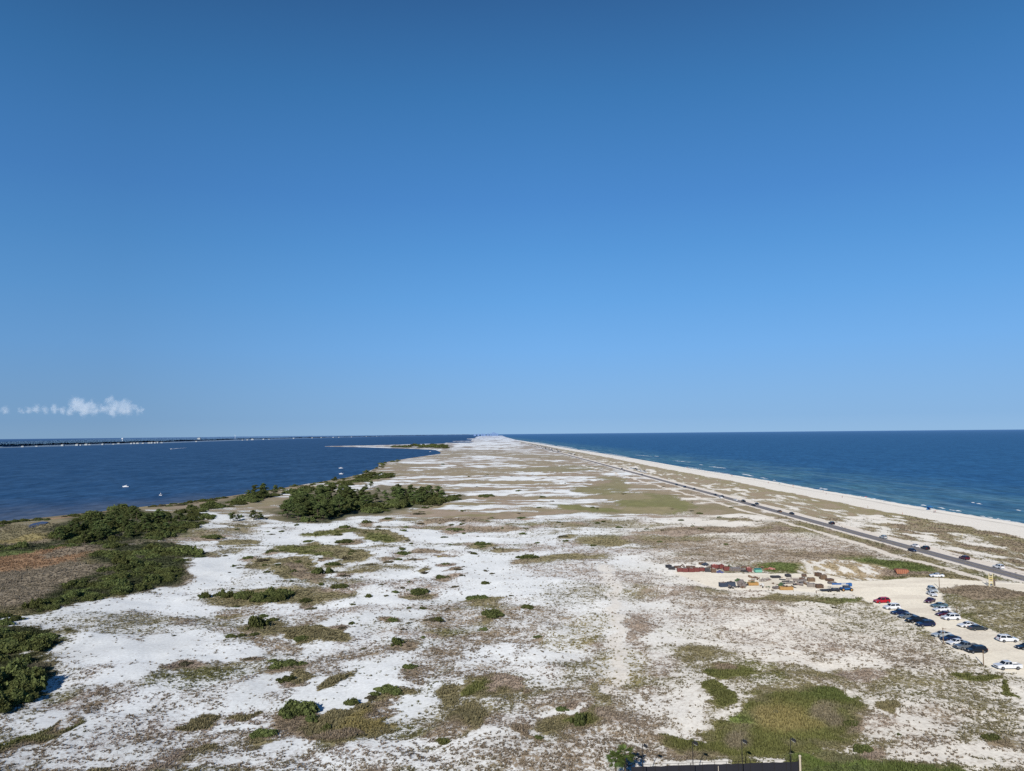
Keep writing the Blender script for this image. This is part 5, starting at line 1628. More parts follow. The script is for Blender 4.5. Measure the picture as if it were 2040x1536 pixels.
# blue boom lift
p = at(1683, 1177)
e = empty('boom_lift', p, 0.0)
MB().box((.4, 0, .85), (3.4, 1.7, .5), bevel=.06).build('chassis', YM['lift'], e)
MB().box((.6, 0, 1.4), (2.2, 1.5, .65), bevel=.08).build('turret', YM['slate'], e)
wm = MB().tube((0, -.2, 0), (0, .2, 0), .55, n=20).mesh('wheel', [M_TYRE], True)
hm = MB().tube((0, -.215, 0), (0, .215, 0), .3, n=14).mesh('hub', [YM['yellow']])
for x in (-.9, 1.9):
    for sy in (-.95, .95):
        wo = obj('wheel', wm, e, loc=(x, sy, .55))
        obj('hub', hm, wo)
MB().box((-1.1, 0, 2.35), (6.4, .5, .5), bevel=.05).build('boom', YM['lift'], e)
MB().box((1.95, 0, 2.1), (.9, 1.0, 1.1), bevel=.08).build('counterweight', YM['lift'], e)
MB().box((-.4, -.27, 2.36), (1.6, .02, .3)).build('stripe', YM['white'], e)
MB().tube((-4.1, 0, 2.3), (-4.5, 0, 1.2), .12, n=8).build('jib', YM['white'], e)
m = MB()
for sx in (-.5, .5):
    for sy in (-.8, .8):
        m.tube((-4.9 + sx, sy, .35), (-4.9 + sx, sy, 1.45), .04, n=6)
for z in (.9, 1.45):
    for s_ in (-1, 1):
        m.tube((-5.4, s_ * .8, z), (-4.4, s_ * .8, z), .035, n=6)
        m.tube((-4.9 + s_ * .5, -.8, z), (-4.9 + s_ * .5, .8, z), .035, n=6)
m.box((-4.9, 0, .33), (1.05, 1.65, .06))
m.build('basket', YM['slate'], e)
tag(e, 'blue boom lift with long level boom and four big wheels', 'boom lift')
for u, v, wpx, lab in [(1646, 1178.5, 22, 'low dark flat trailer left of the blue boom lift'), (1664, 1178, 18, 'low dark flat trailer against the front of the boom lift')]:
    p = at(u, v)
    w = wpx * px_size(p)
    e = empty('flat_trailer', p, .05)
    MB().box((0, 0, .62), (w, 1.9, .16), bevel=.03).build('deck', YM['dark'], e)
    for sx in (.1, .3):
        for sy in (-.9, .9):
            MB().tube((sx * w, sy - .1, .3), (sx * w, sy + .1, .3), .3, n=14).build('wheel', M_TYRE, e)
    MB().tube((-w / 2, 0, .6), (-w / 2 - 1.2, 0, .4), .07, n=6).build('drawbar', YM['dark'], e)
    tag(e, lab, 'trailer', 'flat trailers in the supply yard')

# ------------------------------------------------------------------ court fence, floodlights, palms
M_NET = paint('windscreen_mesh', s2l(30, 31, 40), .9, var=.15, scale=.7)
M_STEEL = paint('dark_steel', s2l(48, 46, 44), .5, .3)
M_PALE = paint('pale_post', s2l(196, 184, 164), .8)
A, B = atY(1258, 1527.5, 120.6), atY(1590, 1517, 119.4)
Ar, Br = atY(1258, 1523.5, 120.6), atY(1590, 1512, 119.4)
gz0 = gh(A.x, A.y)
fz = gh((A.x + B.x) / 2, 120.0)
e = empty('court_fence', (A.x, A.y, fz))
o0 = Vector(e.location)
q = [Vector((A.x, A.y, fz - .3)), Vector((B.x, B.y, fz - .3)), B, A]
m = MB()
nseg = 14
for i in range(nseg):
    t0, t1 = i / nseg, (i + 1) / nseg
    sag = random.uniform(0, .07)
    a, b = A.lerp(B, t0), A.lerp(B, t1)
    c = A.lerp(B, (t0 + t1) / 2) - Vector((0, 0, sag)) + Vector((0, random.uniform(-.08, .08), 0))
    for (x0, x1) in ((a, c), (c, b)):
        m.quad([Vector((x0.x, x0.y, fz - .3)) - o0, Vector((x1.x, x1.y, fz - .3)) - o0, x1 - o0, x0 - o0])
m.build('windscreen', M_NET, e)
for i in range(nseg + 1):
    t = i / nseg
    b_, t_ = A.lerp(B, t), Ar.lerp(Br, t)
    MB().tube(Vector((b_.x, b_.y - .06, fz - .4)) - o0, Vector((b_.x, b_.y - .06, t_.z)) - o0, .035, n=8).build('post', M_STEEL, e)
MB().tube(Vector((Ar.x, Ar.y - .06, Ar.z)) - o0, Vector((Br.x, Br.y - .06, Br.z)) - o0, .025, n=6).build('top_rail', M_STEEL, e)
tag(e, 'dark windscreened court fence along the bottom edge of the photo', 'fence')
pp_ = atY(1593.5, 1505, 119.3)
e = empty('corner_post', (pp_.x, pp_.y, fz - .2))
MB().tube((0, 0, 0), (0, 0, pp_.z - fz), .16, n=10).build('post', M_PALE, e)
MB().ball((0, 0, pp_.z - fz + .1), (.22, .22, .2)).build('cap', M_PALE, e)
tag(e, 'pale stout post at the right end of the dark court fence', 'post')
MP = atY(1431, 1526, 119.0)
e = empty('net_post', (MP.x, MP.y, fz - .2))
MB().tube((0, 0, 0), (0, 0, MP.z - fz + .2), .05, n=8).build('pole', M_PALE, e)
tag(e, 'thin pale post in front of the dark court fence', 'post')
for i, (u, v) in enumerate([(1279.5, 1482), (1379.5, 1476.5), (1477.5, 1473), (1574.5, 1470)]):
    top = atY(u, v, 117.2)
    gz_ = gh(top.x, top.y)
    e = empty('floodlight', (top.x, top.y, gz_))
    H = top.z - gz_
    MB().tube((0, 0, -.2), (0, 0, H), .075, .055, 10).build('pole', M_STEEL, e)
    MB().tube((0, 0, H - .18), (.25, 0, H - .16), .04, n=6).build('arm', M_STEEL, e)
    hd = MB().box((0, 0, 0), (.62, .5, .34), Euler((0, R(28), 0)).to_matrix(), bevel=.05).build('lamp_head', M_STEEL, e, loc=(.5, 0, H - .32))
    MB().box((0, 0, 0), (.5, .4, .02), Euler((0, R(28), 0)).to_matrix()).build('lens', M_LAMP, hd, loc=(-.09, 0, -.165))
    tag(e, ['leftmost court floodlight pole, right of the palms', 'second court floodlight pole from the left', 'third court floodlight pole from the left', 'rightmost court floodlight pole, near the pale corner post'][i], 'floodlight', 'floodlights behind the court fence')


def palm(u, v, Y, span, label, seed):
    r = random.Random(seed)
    c = atY(u, v, Y)
    gz_ = gh(c.x, c.y)
    H = c.z - gz_
    e = empty('palm_tree', (c.x, c.y, gz_))
    t = MB()
    for k in range(8):
        t.tube((0, 0, H * k / 8 - .1), (0, 0, H * (k + 1) / 8 - .05), .2 - .005 * k, .17 - .004 * k, 10)
    t.build('trunk', M_BARK, e)
    for k in range(38):
        a, el = r.random() * 6.283, r.uniform(-.75, 1.25)
        L = span * r.uniform(.75, 1.05)
        dirv = Vector((math.cos(a) * math.cos(el), math.sin(a) * math.cos(el), math.sin(el)))
        m = MB()
        V, S = [], []
        side = dirv.cross(Vector((0, 0, 1))).normalized()
        stem_end = dirv * L * .42
        tubeq = [(Vector((0, 0, 0)) - side * .02), Vector((0, 0, 0)) + side * .02, stem_end + side * .015, stem_end - side * .015]
        m.quad(tubeq)
        # fan of leaflets, drooping at the tips
        for j in range(13):
            f = (j - 6) / 6
            d2 = (dirv * math.cos(f * 1.25) + side * math.sin(f * 1.25)).normalized()
            ll = L * .62 * (1 - .3 * abs(f))
            p1 = stem_end + d2 * ll * .55 - Vector((0, 0, .04 * L))
            p2 = stem_end + d2 * ll - Vector((0, 0, .12 * L * (0.5 + r.random())))
            wv = d2.cross(Vector((0, 0, 1))).normalized() * (.035 * L)
            m.quad([stem_end, p1 - wv, p2, p1 + wv])
        me = bpy.data.meshes.new('frond')
        m.bm.to_mesh(me)
        m.bm.free()
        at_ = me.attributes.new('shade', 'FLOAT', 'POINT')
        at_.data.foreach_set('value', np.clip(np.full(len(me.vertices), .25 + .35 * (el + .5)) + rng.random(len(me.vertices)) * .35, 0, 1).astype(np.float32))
        obj('frond', me, e, M_PALM, loc=(0, 0, H - .05))
    tag(e, label, 'palm tree', 'palms left of the court fence')


palm(1226, 1511, 118.5, 1.95, 'left, lower palm of the pair beside the court fence', 3)
palm(1245, 1500, 119.5, 1.9, 'right, taller palm of the pair beside the court fence', 4)
for u, v, Y, w in [(1660, 1527, 116, 58), (1702, 1529, 115.5, 60), (1625, 1533, 115.5, 46)]:
    c = atY(u, v, Y)
    o = bpy.data.objects.new('dark_oak', OAK[0])
    COL.objects.link(o)
    k = w * px_size(c)
    gz_ = gh(c.x, c.y)
    e = empty('oak_tree', (c.x, c.y, gz_))
    o.parent = e
    o.name = 'crown'
    o.location = (0, 0, c.z - gz_ - k * .3)
    o.scale = (k * .55, k * .55, k * .5)
    MB().tube((0, 0, -.2), (0, 0, c.z - gz_), .2, .12, 9).build('trunk', M_BARK, e)
    tag(e, {1660: 'dark oak crown at the bottom edge, middle of three', 1702: 'dark oak crown at the bottom edge, right of three', 1625: 'dark oak crown at the bottom edge, next to the corner post'}[u], 'oak tree', 'oaks at the bottom edge')

# ------------------------------------------------------------------ beach: canopy, umbrellas, people
UMB = {k: paint('canvas_' + k, s2l(*c), .8, var=.06) for k, c in dict(blue=(44, 110, 170), red=(190, 60, 58), white=(232, 232, 230), teal=(70, 150, 160), navy=(40, 52, 92), orange=(214, 130, 70), green=(70, 120, 90)).items()}


def umbrella(u, v, col, label):
    p = at(u, v)
    e = empty('beach_umbrella', p)
    MB().tube((0, 0, -.2), (.12, 0, 2.15), .025, n=6).build('pole', M_PALE, e)
    m = MB()
    n = 8
    top = m.bm.verts.new((.12, 0, 2.25))
    ring = [m.bm.verts.new((.12 + 1.15 * math.cos(i * 6.283 / n), 1.15 * math.sin(i * 6.283 / n), 1.78)) for i in range(n)]
    for i in range(n):
        m.bm.faces.new((top, ring[i], ring[(i + 1) % n]))
    m.build('canopy', UMB[col], e)
    tag(e, label, 'umbrella', 'umbrellas along the waterline')


UM = [(1201, 902, 'blue'), (1208, 907, 'navy'), (1220, 912, 'navy'), (1241, 917, 'teal'), (1267, 911.5, 'blue'), (1310, 921.5, 'teal'), (1363, 933.5, 'blue'), (1369, 933.5, 'red'), (1375, 934, 'teal'), (1393, 937, 'navy'), (1398, 936.5, 'blue'), (1412, 940.5, 'navy'),
      (1458, 950.5, 'red'), (1553, 967, 'green'), (1580, 971.5, 'orange'), (1635, 978, 'blue'), (1725, 994, 'red'), (1763, 999.5, 'blue')]
for i, (u, v, c) in enumerate(UM):
    place = ['farthest on the white beach, first from the left', 'second from the left on the far beach', 'third from the left on the far beach', 'fourth from the left on the far beach', 'at the water, fifth from the left', 'sixth from the left, alone', 'first of the close cluster of three', 'second of the close cluster of three',
             'third of the close cluster of three', 'left of the pair beyond the breaker', 'right of the pair beyond the breaker', 'before the long breaker line', 'alone inland of the small breakers', 'mid-beach right of the middle breakers', 'mid-beach left of the twin breakers', 'just inland of the twin breakers', 'at the wet sand left of the tent', 'last one left of the blue tent'][i]
    umbrella(u, v, c, '%s umbrella, %s' % (c, place))
p = at(1853, 1016)
e = empty('beach_tent', p, .2)
for sx in (-1.5, 1.5):
    for sy in (-1.5, 1.5):
        MB().tube((sx, sy, -.1), (sx, sy, 2.2), .03, n=6).build('leg', M_PALE, e)
m = MB()
t_ = m.bm.verts.new((0, 0, 3.1))
rg = [m.bm.verts.new(q_) for q_ in ((-1.6, -1.6, 2.15), (1.6, -1.6, 2.15), (1.6, 1.6, 2.15), (-1.6, 1.6, 2.15))]
for i in range(4):
    m.bm.faces.new((t_, rg[i], rg[(i + 1) % 4]))
m.build('canopy', UMB['blue'], e)
MB().box((0, 1.55, 1.2), (3.0, .03, 1.9)).build('side_wall', UMB['blue'], e)
tag(e, 'blue four-legged beach tent at the waterline', 'tent')

SKIN = [paint('skin_tan', s2l(190, 140, 110), .6, var=.05), paint('skin_brown', s2l(120, 82, 62), .6, var=.05)]
HAIR = paint('hair_dark', s2l(50, 38, 30), .8)
CLOTH = [UMB['red'], UMB['navy'], UMB['blue'], UMB['orange'], UMB['green']]


def person_mesh(step):
    """one skinned figure, walking or standing, 1.72 m"""
    J = [(0, 0, .95), (0, 0, 1.12), (0, 0, 1.36), (0, 0, 1.47), (0, .01, 1.56), (0, .02, 1.66)]
    RR = [.13, .115, .14, .052, .085, .075]
    E = [(0, 1), (1, 2), (2, 3), (3, 4), (4, 5)]
    for sg in (-1, 1):
        k = len(J)
        f = step * sg
        J += [(sg * .1, 0, .88), (sg * .1, .1 * f, .48), (sg * .1, .16 * f - .04, .07), (sg * .11, .16 * f + .12, .035)]
        RR += [.09, .062, .042, .035]
        E += [(0, k), (k, k + 1), (k + 1, k + 2), (k + 2, k + 3)]
        k = len(J)
        J += [(sg * .19, 0, 1.39), (sg * .235, -.04 * f, 1.1), (sg * .24, -.1 * f + .06, .86), (sg * .235, -.1 * f + .09, .77)]
        RR += [.056, .042, .032, .03]
        E += [(2, k), (k, k + 1), (k + 1, k + 2), (k + 2, k + 3)]
    me = bpy.data.meshes.new('person_rig')
    me.from_pydata(J, E, [])
    o = bpy.data.objects.new('person_rig', me)
    COL.objects.link(o)
    md = o.modifiers.new('skin', 'SKIN')
    for i, sv_ in enumerate(me.skin_vertices[0].data):
        sv_.radius = (RR[i], RR[i])
        sv_.use_root = (i == 0)
    ss = o.modifiers.new('sub', 'SUBSURF')
    ss.levels = ss.render_levels = 1
    bpy.context.view_layer.update()
    ev = o.evaluated_get(bpy.context.evaluated_depsgraph_get())
    res = bpy.data.meshes.new_from_object(ev)
    res.name = 'person_body'
    bpy.data.objects.remove(o)
    return res


PB = [person_mesh(0.0), person_mesh(1.3)]
shorts = MB().tube((0, 0, .74), (0, 0, 1.02), .19, .165, 12).mesh('shorts')
hairm = MB().ball((0, -.005, 1.655), (.098, .105, .1), 2).mesh('hair', None, True)
for i, (u, v, lab) in enumerate([
    (1214, 909, 'walking on the far white beach beside navy umbrellas'), (1372, 935.5, 'standing by the cluster of three umbrellas'), (1404, 939, 'standing by the pair of umbrellas beyond the breaker'), (1410, 941.5, 'next to the navy umbrella before the long breaker'), (1503, 955.5, 'alone at the wet sand in the middle of the beach'),
    (1531, 963, 'walking on mid beach left of the green umbrella'), (1640, 980, 'near the blue umbrella inland of the twin breakers'), (1646, 985.5, 'alone on dry sand below the twin breakers'), (1678, 991.5, 'walking on the dark weed line'), (1729, 1012, 'walking high on the beach near the dunes'), (1798, 1025.5, 'high on the beach below the blue tent'), (1861, 1021.5, 'standing right of the blue tent'), (1864, 1021, 'second figure right of the blue tent')]):
    p = at(u, v)
    o = bpy.data.objects.new('person', PB[i % 2])
    COL.objects.link(o)
    if not PB[i % 2].materials:
        PB[i % 2].materials.append(SKIN[0])
    o.material_slots[0].link = 'OBJECT'
    o.material_slots[0].material = SKIN[i % 3 == 2]
    o.location = p
    o.rotation_euler = (0, 0, random.uniform(0, 6.28))
    s_ = obj('shorts', shorts if i == 0 else shorts, o)
    if not shorts.materials:
        shorts.materials.append(CLOTH[0])
    s_.material_slots[0].link = 'OBJECT'
    s_.material_slots[0].material = CLOTH[i % 5]
    obj('hair', hairm, o, HAIR)
    tag(o, 'person in %s shorts %s' % (['red', 'navy', 'blue', 'orange', 'green'][i % 5], lab), 'person', 'people on the beach')

# ------------------------------------------------------------------ boats on the bay
M_HULL = paint('boat_hull', s2l(232, 234, 236), .35, var=.03)
M_DECK = paint('boat_deck', s2l(206, 200, 190), .6)


def boat(u, v, L, rz, label, mast=0.0, cabin=True):
    p = G(u, v, 0.0)
    e = empty('motor_boat', (p[0], p[1], 0.0), rz)
    m = MB()
    n = 10
    rails = []
    for i in range(n + 1):
        t = i / n
        x = (t - .5) * L
        w = L * .17 * (1 - max(0, (t - .45) / .55) ** 2.2)
        sh = L * (.10 + .05 * t * t)
        rails.append([(x, -w, sh), (x * .97, -w * .72, -.1), (x * .97, w * .72, -.1), (x, w, sh)])
    R_ = [[m.bm.verts.new(q_) for q_ in r_] for r_ in rails]
    for i in range(n):
        for j in range(3):
            m.bm.faces.new((R_[i][j], R_[i][j + 1], R_[i + 1][j + 1], R_[i + 1][j]))
    m.bm.faces.new(R_[0])
    m.build('hull', M_HULL, e)
    m = MB()
    for i in range(n):
        a_, b_ = rails[i], rails[i + 1]
        m.quad([Vector(a_[0]) * .98 - Vector((0, 0, .08)), Vector(b_[0]) * .98 - Vector((0, 0, .08)), Vector(b_[3]) * .98 - Vector((0, 0, .08)), Vector(a_[3]) * .98 - Vector((0, 0, .08))])
    m.build('deck', M_DECK, e)
    if cabin:
        MB().prism([(L * .22, L * .12), (L * .06, L * .24), (-L * .16, L * .24), (-L * .18, L * .10)], -L * .11, L * .11, inset=[0, L * .02, L * .02, 0]).build('cabin', M_HULL, e)
        MB().box((-L * .04, 0, L * .195), (L * .2, L * .212, L * .05)).build('window', M_GLASS, e)
        MB().box((-L * .1, 0, L * .30), (L * .24, L * .2, .06)).build('hardtop', M_HULL, e)
        for sy in (-1, 1):
            MB().tube((-L * .18, sy * L * .09, L * .1), (-L * .18, sy * L * .09, L * .3), .04, n=6).build('strut', M_RIM, e)
    MB().box((-L * .52, 0, L * .07), (.4, .4, .9), bevel=.08).build('outboard', M_TRIM, e)
    if mast:
        MB().tube((0, 0, .3), (0, 0, mast), .06, .04, 6).build('mast', M_RIM, e)
        MB().box((0, 0, mast * .55), (.5, .04, mast * .3)).build('pennant', M_HULL, e)
    tag(e, label, 'boat', 'boats on the bay')


boat(250.5, 970, 7.2, math.pi, 'larger white cabin boat nearest to the left edge of the bay')
boat(320, 987, 4.2, math.pi - .4, 'small white boat with a short mast near the wooded shore', mast=3.2, cabin=False)
boat(679, 933, 6.6, math.pi + .3, 'farther of two white boats off the bend of the shore')
boat(679.5, 944.5, 6.0, math.pi, 'nearer of two white boats off the bend of the shore')
boat(857, 900, 6.4, .4, 'tiny white boat inside the hook of the sand spit')
boat(341, 894.6, 9.0, math.pi + .2, 'speeding boat with a white wake in mid bay')
sv, sf = [], []
foam(343, 894.5, 356, 893.2, 5)
foam(353, 893.6, 372, 891.8, 3)
foam(243, 971.5, 249, 971.3, .5)
wk = obj('wake_foam', mesh_np('wake_foam', sv, sf), mat=foam_m)
tag(wk, 'white wake behind the speeding boat in mid bay', 'wake', kind='stuff')

# ------------------------------------------------------------------ far shore across the bay
NEARL = [(-160, 896), (0, 892.6), (50, 891), (117, 889.2), (200, 886.8), (267, 884.7), (340, 882.6), (407, 880), (473, 878), (540, 875.8), (640, 872.8), (720, 870.9), (800, 869.2), (880, 867.6), (935, 866.6)]
FARL = [(-160, 887), (0, 881.8), (50, 880.2), (117, 878.2), (200, 875.6), (267, 874.3), (340, 872.6), (407, 871.2), (473, 869.8), (540, 869.2), (640, 868.4), (720, 867.6), (800, 866.7), (880, 866.0), (935, 865.6)]
us = np.linspace(-160, 935, 620)
nv_ = np.interp(us, [p_[0] for p_ in NEARL], [p_[1] for p_ in NEARL])
fv_ = np.interp(us, [p_[0] for p_ in FARL], [p_[1] for p_ in FARL])
WV, WC = [], []
nrow = 16
for i, u in enumerate(us):
    a_ = G(u, nv_[i], 0.0, 42000)
    b_ = G(u, fv_[i], 12.0, 42000)
    if np.linalg.norm(b_) < np.linalg.norm(a_) + 300:
        b_ = a_ * (1 + 300 / np.linalg.norm(a_))
    for j in range(nrow):
        t = [0, .02, .05][j] if j < 3 else .012 + .988 * ((j - 2) / (nrow - 3)) ** 1.5
        q_ = a_ + (b_ - a_) * t
        WV.append((q_[0], q_[1]))
WV = np.array(WV)
hgt = 9 + 13 * fbm(WV[:, 0] / 130, WV[:, 1] / 400, 3, 301) + 5 * rng.random(len(WV))
jj = np.tile(np.arange(nrow), len(us))
hgt = np.where(jj == 0, -.5, np.where(jj == 1, 1.2, hgt))
dist = np.hypot(WV[:, 0], WV[:, 1])
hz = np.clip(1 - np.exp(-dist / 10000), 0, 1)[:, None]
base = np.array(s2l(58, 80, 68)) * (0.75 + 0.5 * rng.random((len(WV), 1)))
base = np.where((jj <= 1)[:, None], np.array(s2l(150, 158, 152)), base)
wc = base + (np.array(s2l(112, 150, 192)) - base) * hz  # blue haze baked into the tree and shore colours by distance
wi = np.arange(len(us) * nrow).reshape(len(us), nrow)
wf = np.stack([wi[:-1, :-1], wi[1:, :-1], wi[1:, 1:], wi[:-1, 1:]], -1).reshape(-1, 4)
wm_ = mesh_np('far_woods', np.column_stack([WV, hgt]), wf)
add_attr(wm_, 'tint', np.column_stack([wc, np.ones(len(wc))]))
M_FAR, nt, out = new_mat('far_woods')
a = N(nt, 'ShaderNodeAttribute', attribute_name='tint')
b = N(nt, 'ShaderNodeBsdfDiffuse')
nt.links.new(a.outputs['Color'], b.inputs['Color'])
nt.links.new(b.outputs[0], out.inputs[0])
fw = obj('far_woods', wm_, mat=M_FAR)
tag(fw, 'long low wooded shore across the bay in blue haze', 'woods', kind='stuff')

M_HW = paint('far_house_wall', s2l(166, 174, 178), .8, var=.06)
M_HR = paint('far_house_roof', s2l(128, 136, 144), .8, var=.1)


def house_mesh():
    wl = MB().prism([(-8, 0), (8, 0), (8, 7), (-8, 7)], -6, 6).mesh('wall', [M_HW])
    rf = MB().prism([(-8.6, 7.02), (8.6, 7.02), (3, 10.5), (-3, 10.5)], -6.6, 6.6, inset=[0, 0, 4, 4]).mesh('roof', [M_HR])
    return wl, rf


HWL, HRF = house_mesh()
HS = [(33, 889.6, 1.0), (45, 891, .8), (73, 889, .7), (106, 887.6, .7), (125, 887.6, 1.1), (129, 886.6, .8), (146, 886.4, .9), (154, 887, 1.2), (161, 887, .8), (172, 886, 1.1), (178, 885.8, .8), (186, 884.8, 1.0), (191, 884.3, 1.2), (205, 885.4, 1.0), (226, 885.2, .8), (236, 883.8, 1.0), (262, 884.0, 1.0), (267, 883.6, 1.1), (274, 883.4, 1.1), (285, 883.4, .9), (297, 883, 1.1), (303, 882.9, 1.2),
      (309, 882.4, 1.1), (314, 882, 1.2), (322, 882.3, 1.0), (391, 879.6, 1.0), (397, 875, 2.2), (483, 876.6, 1.0), (493, 876.2, 1.2), (503, 875.8, 1.8), (525, 875.4, 1.3), (536, 875, 1.0), (585, 874, 1.4), (622, 872.9, 1.4), (640, 872, 1.3), (664, 871.6, 1.5), (675, 871.2, 1.4), (700, 870.8, 1.5), (730, 870.3, 1.5), (750, 869.8, 1.6)]
for i, (u, v, s_) in enumerate(HS):
    vn = np.interp(u, [q_[0] for q_ in NEARL], [q_[1] for q_ in NEARL])
    p = G(u, min(v + 1.0, vn - 0.25), 1.0) if i != 26 else G(u, vn - 2.5, 1.0)
    e = empty('shore_house', (p[0], p[1], 16.0 if i == 26 else 1.2), random.uniform(-.4, .4))
    e.scale = (s_ * 1.1, s_ * .9, s_)
    obj('wall', HWL, e)
    obj('roof', HRF, e)
    tag(e, 'white waterfront house on the wooded far shore of the bay', 'house', 'houses on the far shore')

for u, vtop, D, lab, w in [(244, 872.6, 7200, 'white bulb water tower above the far woods', 9.5), (468.5, 866.8, 9800, 'slim white tower above the far woods, right of the bulb tower', 5.5)]:
    d = CR @ np.array(((u - CX) / F, -(vtop - CY) / F, -1.0))
    t = D / d[1]
    p = Vector((d[0] * t, D, 0))
    H = CAMZ + d[2] * t
    e = empty('water_tower', p)
    MB().tube((0, 0, 0), (0, 0, H - w * .8), w * .28, w * .22, 12).build('column', M_HULL, e)
    MB().ball((0, 0, H - w * .65), (w, w, w * .65), 2).build('tank', M_HULL, e, True)
    tag(e, lab, 'water tower')

M_TW = paint('hazy_tower', s2l(112, 142, 186), .8, var=.04)  # bluish distance haze painted into both tower colours
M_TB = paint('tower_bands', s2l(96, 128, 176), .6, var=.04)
for i, (u, H, w, D) in enumerate([(946, 46, 50, 17000), (953, 52, 40, 16500), (960, 54, 36, 16800), (965, 50, 50, 16200), (972, 58, 34, 16600), (977, 54, 34, 17000), (981, 74, 30, 16400), (984, 82, 26, 16800), (987, 66, 30, 17200), (991, 54, 40, 16300)]):
    d = CR @ np.array(((u - CX) / F, -(864 - CY) / F, -1.0))
    t = D / d[1]
    e = empty('hotel_tower', (d[0] * t, D, 0.5))
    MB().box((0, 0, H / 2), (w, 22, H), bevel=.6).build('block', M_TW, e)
    for k in range(1, 7):
        MB().box((0, -11.1, H * k / 7), (w * .92, .4, H / 22)).build('balcony_band', M_TB, e)
    tag(e, 'pale hazy beach tower in the cluster at the vanishing end of the island', 'tower', 'distant towers at the end of the island')

# ------------------------------------------------------------------ clouds
def cloud(name, blobs, label, dens=0.006):
    """blobs in pixels of the photograph (u, v, radius), all at one distance"""
    D = 30000.0
    k = D / F
    c3 = []
    for u, v, r in blobs:
        d = CR @ np.array(((u - CX) / F, -(v - CY) / F, -1.0))
        t = D / d[1]
        c3.append((Vector((d[0] * t, D, CAMZ + d[2] * t)), r * k * 1.32))
    lo = Vector([min(c[i] - r * 1.25 for c, r in c3) for i in range(3)])
    hi = Vector([max(c[i] + r * 1.25 for c, r in c3) for i in range(3)])
    mid = (lo + hi) / 2
    m, nt, out = new_mat('cloud_' + name)
    L = nt.links.new
    tc = N(nt, 'ShaderNodeTexCoord')
    nz = N(nt, 'ShaderNodeTexNoise', Scale=0.0046, Detail=7.0, Roughness=0.68)
    L(tc.outputs['Object'], nz.inputs['Vector'])
    sub = N(nt, 'ShaderNodeVectorMath', operation='SUBTRACT')
    L(nz.outputs['Color'], sub.inputs[0])
    sub.inputs[1].default_value = (.5, .5, .5)
    sc_ = N(nt, 'ShaderNodeVectorMath', operation='SCALE')
    sc_.inputs['Scale'].default_value = 640.0
    L(sub.outputs[0], sc_.inputs[0])
    ad = N(nt, 'ShaderNodeVectorMath', operation='ADD')
    L(tc.outputs['Object'], ad.inputs[0])
    L(sc_.outputs[0], ad.inputs[1])
    cur = None
    for c, r in c3:
        dn = N(nt, 'ShaderNodeVectorMath', operation='DISTANCE')
        L(ad.outputs[0], dn.inputs[0])
        dn.inputs[1].default_value = c - mid
        f = math_node(nt, 'SUBTRACT', 1.0, math_node(nt, 'DIVIDE', dn.outputs['Value'], r))
        cur = f if cur is None else math_node(nt, 'MAXIMUM', cur, f)
    mr = N(nt, 'ShaderNodeMapRange', interpolation_type='SMOOTHSTEP')
    mr.inputs['From Max'].default_value = .8
    mr.inputs['To Max'].default_value = dens
    L(cur, mr.inputs['Value'])
    vs = N(nt, 'ShaderNodeVolumeScatter', Anisotropy=0.0)
    vs.inputs['Color'].default_value = (.97, .98, 1, 1)
    L(mr.outputs[0], vs.inputs['Density'])
    em = N(nt, 'ShaderNodeEmission')
    em.inputs['Color'].default_value = (*s2l(190, 206, 226), 1)
    L(math_node(nt, 'MULTIPLY', mr.outputs[0], 0.55), em.inputs['Strength'])  # faint glow added in place of light scattered repeatedly inside
    adds = N(nt, 'ShaderNodeAddShader')
    L(vs.outputs[0], adds.inputs[0])
    L(em.outputs[0], adds.inputs[1])
    L(adds.outputs[0], out.inputs['Volume'])
    m.cycles.volume_step_rate = 0.25
    o = MB().box((0, 0, 0), hi - lo).build('cloud', m, loc=mid)
    tag(o, label, 'cloud', 'small clouds low over the bay')


cloud('a', [(152, 801, 11), (160, 808, 12), (182, 806, 9), (172, 813, 12), (148, 812, 9)], 'puffy white cloud with a rounded top, middle of the bank', .0021)
cloud('b', [(219, 799, 9), (232, 806, 9), (249, 806, 11), (258, 811, 9), (243, 815, 11), (226, 812, 9), (270, 811, 6), (283, 814, 4)], 'white cloud with two humps at the right end of the bank', .0018)
cloud('c', [(10, 817, 7), (42, 819, 6), (58, 818, 7), (72, 815, 8), (90, 816, 7), (110, 815, 8), (124, 818, 7), (140, 820, 7), (165, 822, 8), (190, 819, 9), (208, 815, 9), (225, 820, 9), (255, 821, 8), (200, 808, 5), (275, 819, 6)], 'flat thin cloud strip running left under the taller clouds', .0021)

# ------------------------------------------------------------------ light and sky
AZ, EL = R(19.0), R(26.5)
Ld = Vector((math.sin(AZ) * math.cos(EL), math.cos(AZ) * math.cos(EL), -math.sin(EL)))
sun = bpy.data.lights.new('sun', 'SUN')
sun.energy = 4.6
sun.angle = R(0.5)
sun.color = (1.0, 0.94, 0.86)
so = bpy.data.objects.new('sun', sun)
COL.objects.link(so)
so.rotation_euler = Ld.to_track_quat('-Z', 'Y').to_euler()
world = bpy.data.worlds.new('World')
scene.world = world
world.use_nodes = True
nt = world.node_tree
nt.nodes.clear()
out = nt.nodes.new('ShaderNodeOutputWorld')
bg = nt.nodes.new('ShaderNodeBackground')
sky = nt.nodes.new('ShaderNodeTexSky')
sky.sky_type = 'NISHITA'
sky.sun_disc = False
sky.sun_elevation = EL
sky.sun_rotation = R(180) + AZ
sky.altitude = 60
sky.air_density = 1.0
sky.dust_density = 0.6
sky.ozone_density = 2.2
tcw = nt.nodes.new('ShaderNodeTexCoord')
sep = nt.nodes.new('ShaderNodeSeparateXYZ')
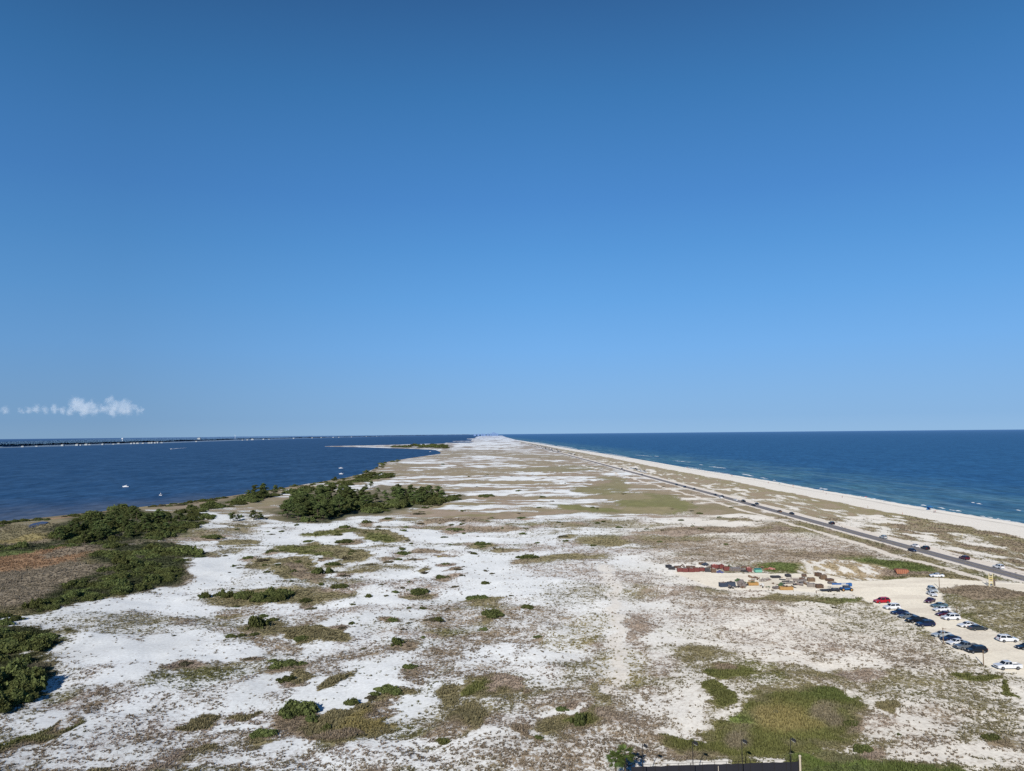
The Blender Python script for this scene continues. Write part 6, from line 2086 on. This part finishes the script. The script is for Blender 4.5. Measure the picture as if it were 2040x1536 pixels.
nt.links.new(tcw.outputs['Generated'], sep.inputs[0])
ramp = nt.nodes.new('ShaderNodeValToRGB')
cr = ramp.color_ramp
cr.interpolation = 'B_SPLINE' if False else 'EASE'
cr.interpolation = 'LINEAR'
STOPS = [(0.0, (143, 185, 226)), (.02, (131, 178, 225)), (.06, (124, 176, 229)), (.11, (113, 173, 234)), (.175, (97, 163, 228)), (.24, (83, 150, 217)), (.30, (73, 137, 206)), (.42, (57, 119, 181)), (.515, (47, 98, 154)), (1.0, (36, 74, 124))]
while len(cr.elements) < len(STOPS):
    cr.elements.new(0.5)
for e_, (p_, c_) in zip(cr.elements, STOPS):
    e_.position = p_
    e_.color = (*[v_ / 0.1 * 0.1 for v_ in s2l(*c_)], 1)
nt.links.new(sep.outputs['Z'], ramp.inputs[0])
# hand-picked colour gradient by elevation, replacing nearly all of the physical sky
gain = nt.nodes.new('ShaderNodeVectorMath')
gain.operation = 'SCALE'
gain.inputs['Scale'].default_value = 1 / 0.1
nt.links.new(ramp.outputs[0], gain.inputs[0])
# gradient dimmed by hand-set amounts away from the point opposite the sun
dt = nt.nodes.new('ShaderNodeVectorMath')
dt.operation = 'DOT_PRODUCT'
nt.links.new(tcw.outputs['Generated'], dt.inputs[0])
dt.inputs[1].default_value = (math.sin(AZ), math.cos(AZ), 0)
hl = math_node(nt, 'SQRT', math_node(nt, 'MAXIMUM', math_node(nt, 'SUBTRACT', 1.0, math_node(nt, 'MULTIPLY', sep.outputs['Z'], sep.outputs['Z'])), 0.02))
hdot = math_node(nt, 'DIVIDE', dt.outputs['Value'], hl)
mrw = nt.nodes.new('ShaderNodeMapRange')
mrw.inputs['From Min'].default_value = .68
mrw.inputs['From Max'].default_value = .96
mrw.inputs['To Min'].default_value = .74
mrw.inputs['To Max'].default_value = 1.0
nt.links.new(hdot, mrw.inputs['Value'])
hzmix = nt.nodes.new('ShaderNodeMapRange')
hzmix.inputs['From Max'].default_value = .35
hzmix.inputs['To Min'].default_value = 1.0
hzmix.inputs['To Max'].default_value = .7
nt.links.new(sep.outputs['Z'], hzmix.inputs['Value'])
dk = math_node(nt, 'SUBTRACT', 1.0, math_node(nt, 'MULTIPLY', math_node(nt, 'SUBTRACT', 1.0, mrw.outputs[0]), hzmix.outputs[0]))
gain2 = nt.nodes.new('ShaderNodeVectorMath')
gain2.operation = 'SCALE'
nt.links.new(gain.outputs[0], gain2.inputs[0])
nt.links.new(dk, gain2.inputs['Scale'])
mixs = mix_col(nt, 0.94, sky.outputs[0], gain2.outputs[0])
nt.links.new(mixs, bg.inputs[0])
bg.inputs[1].default_value = 0.1
nt.links.new(bg.outputs[0], out.inputs[0])
scene.view_settings.view_transform = 'Standard'
scene.view_settings.look = 'None'
scene.view_settings.exposure = 0
scene.view_settings.gamma = 1

scene.cycles.use_denoising = False
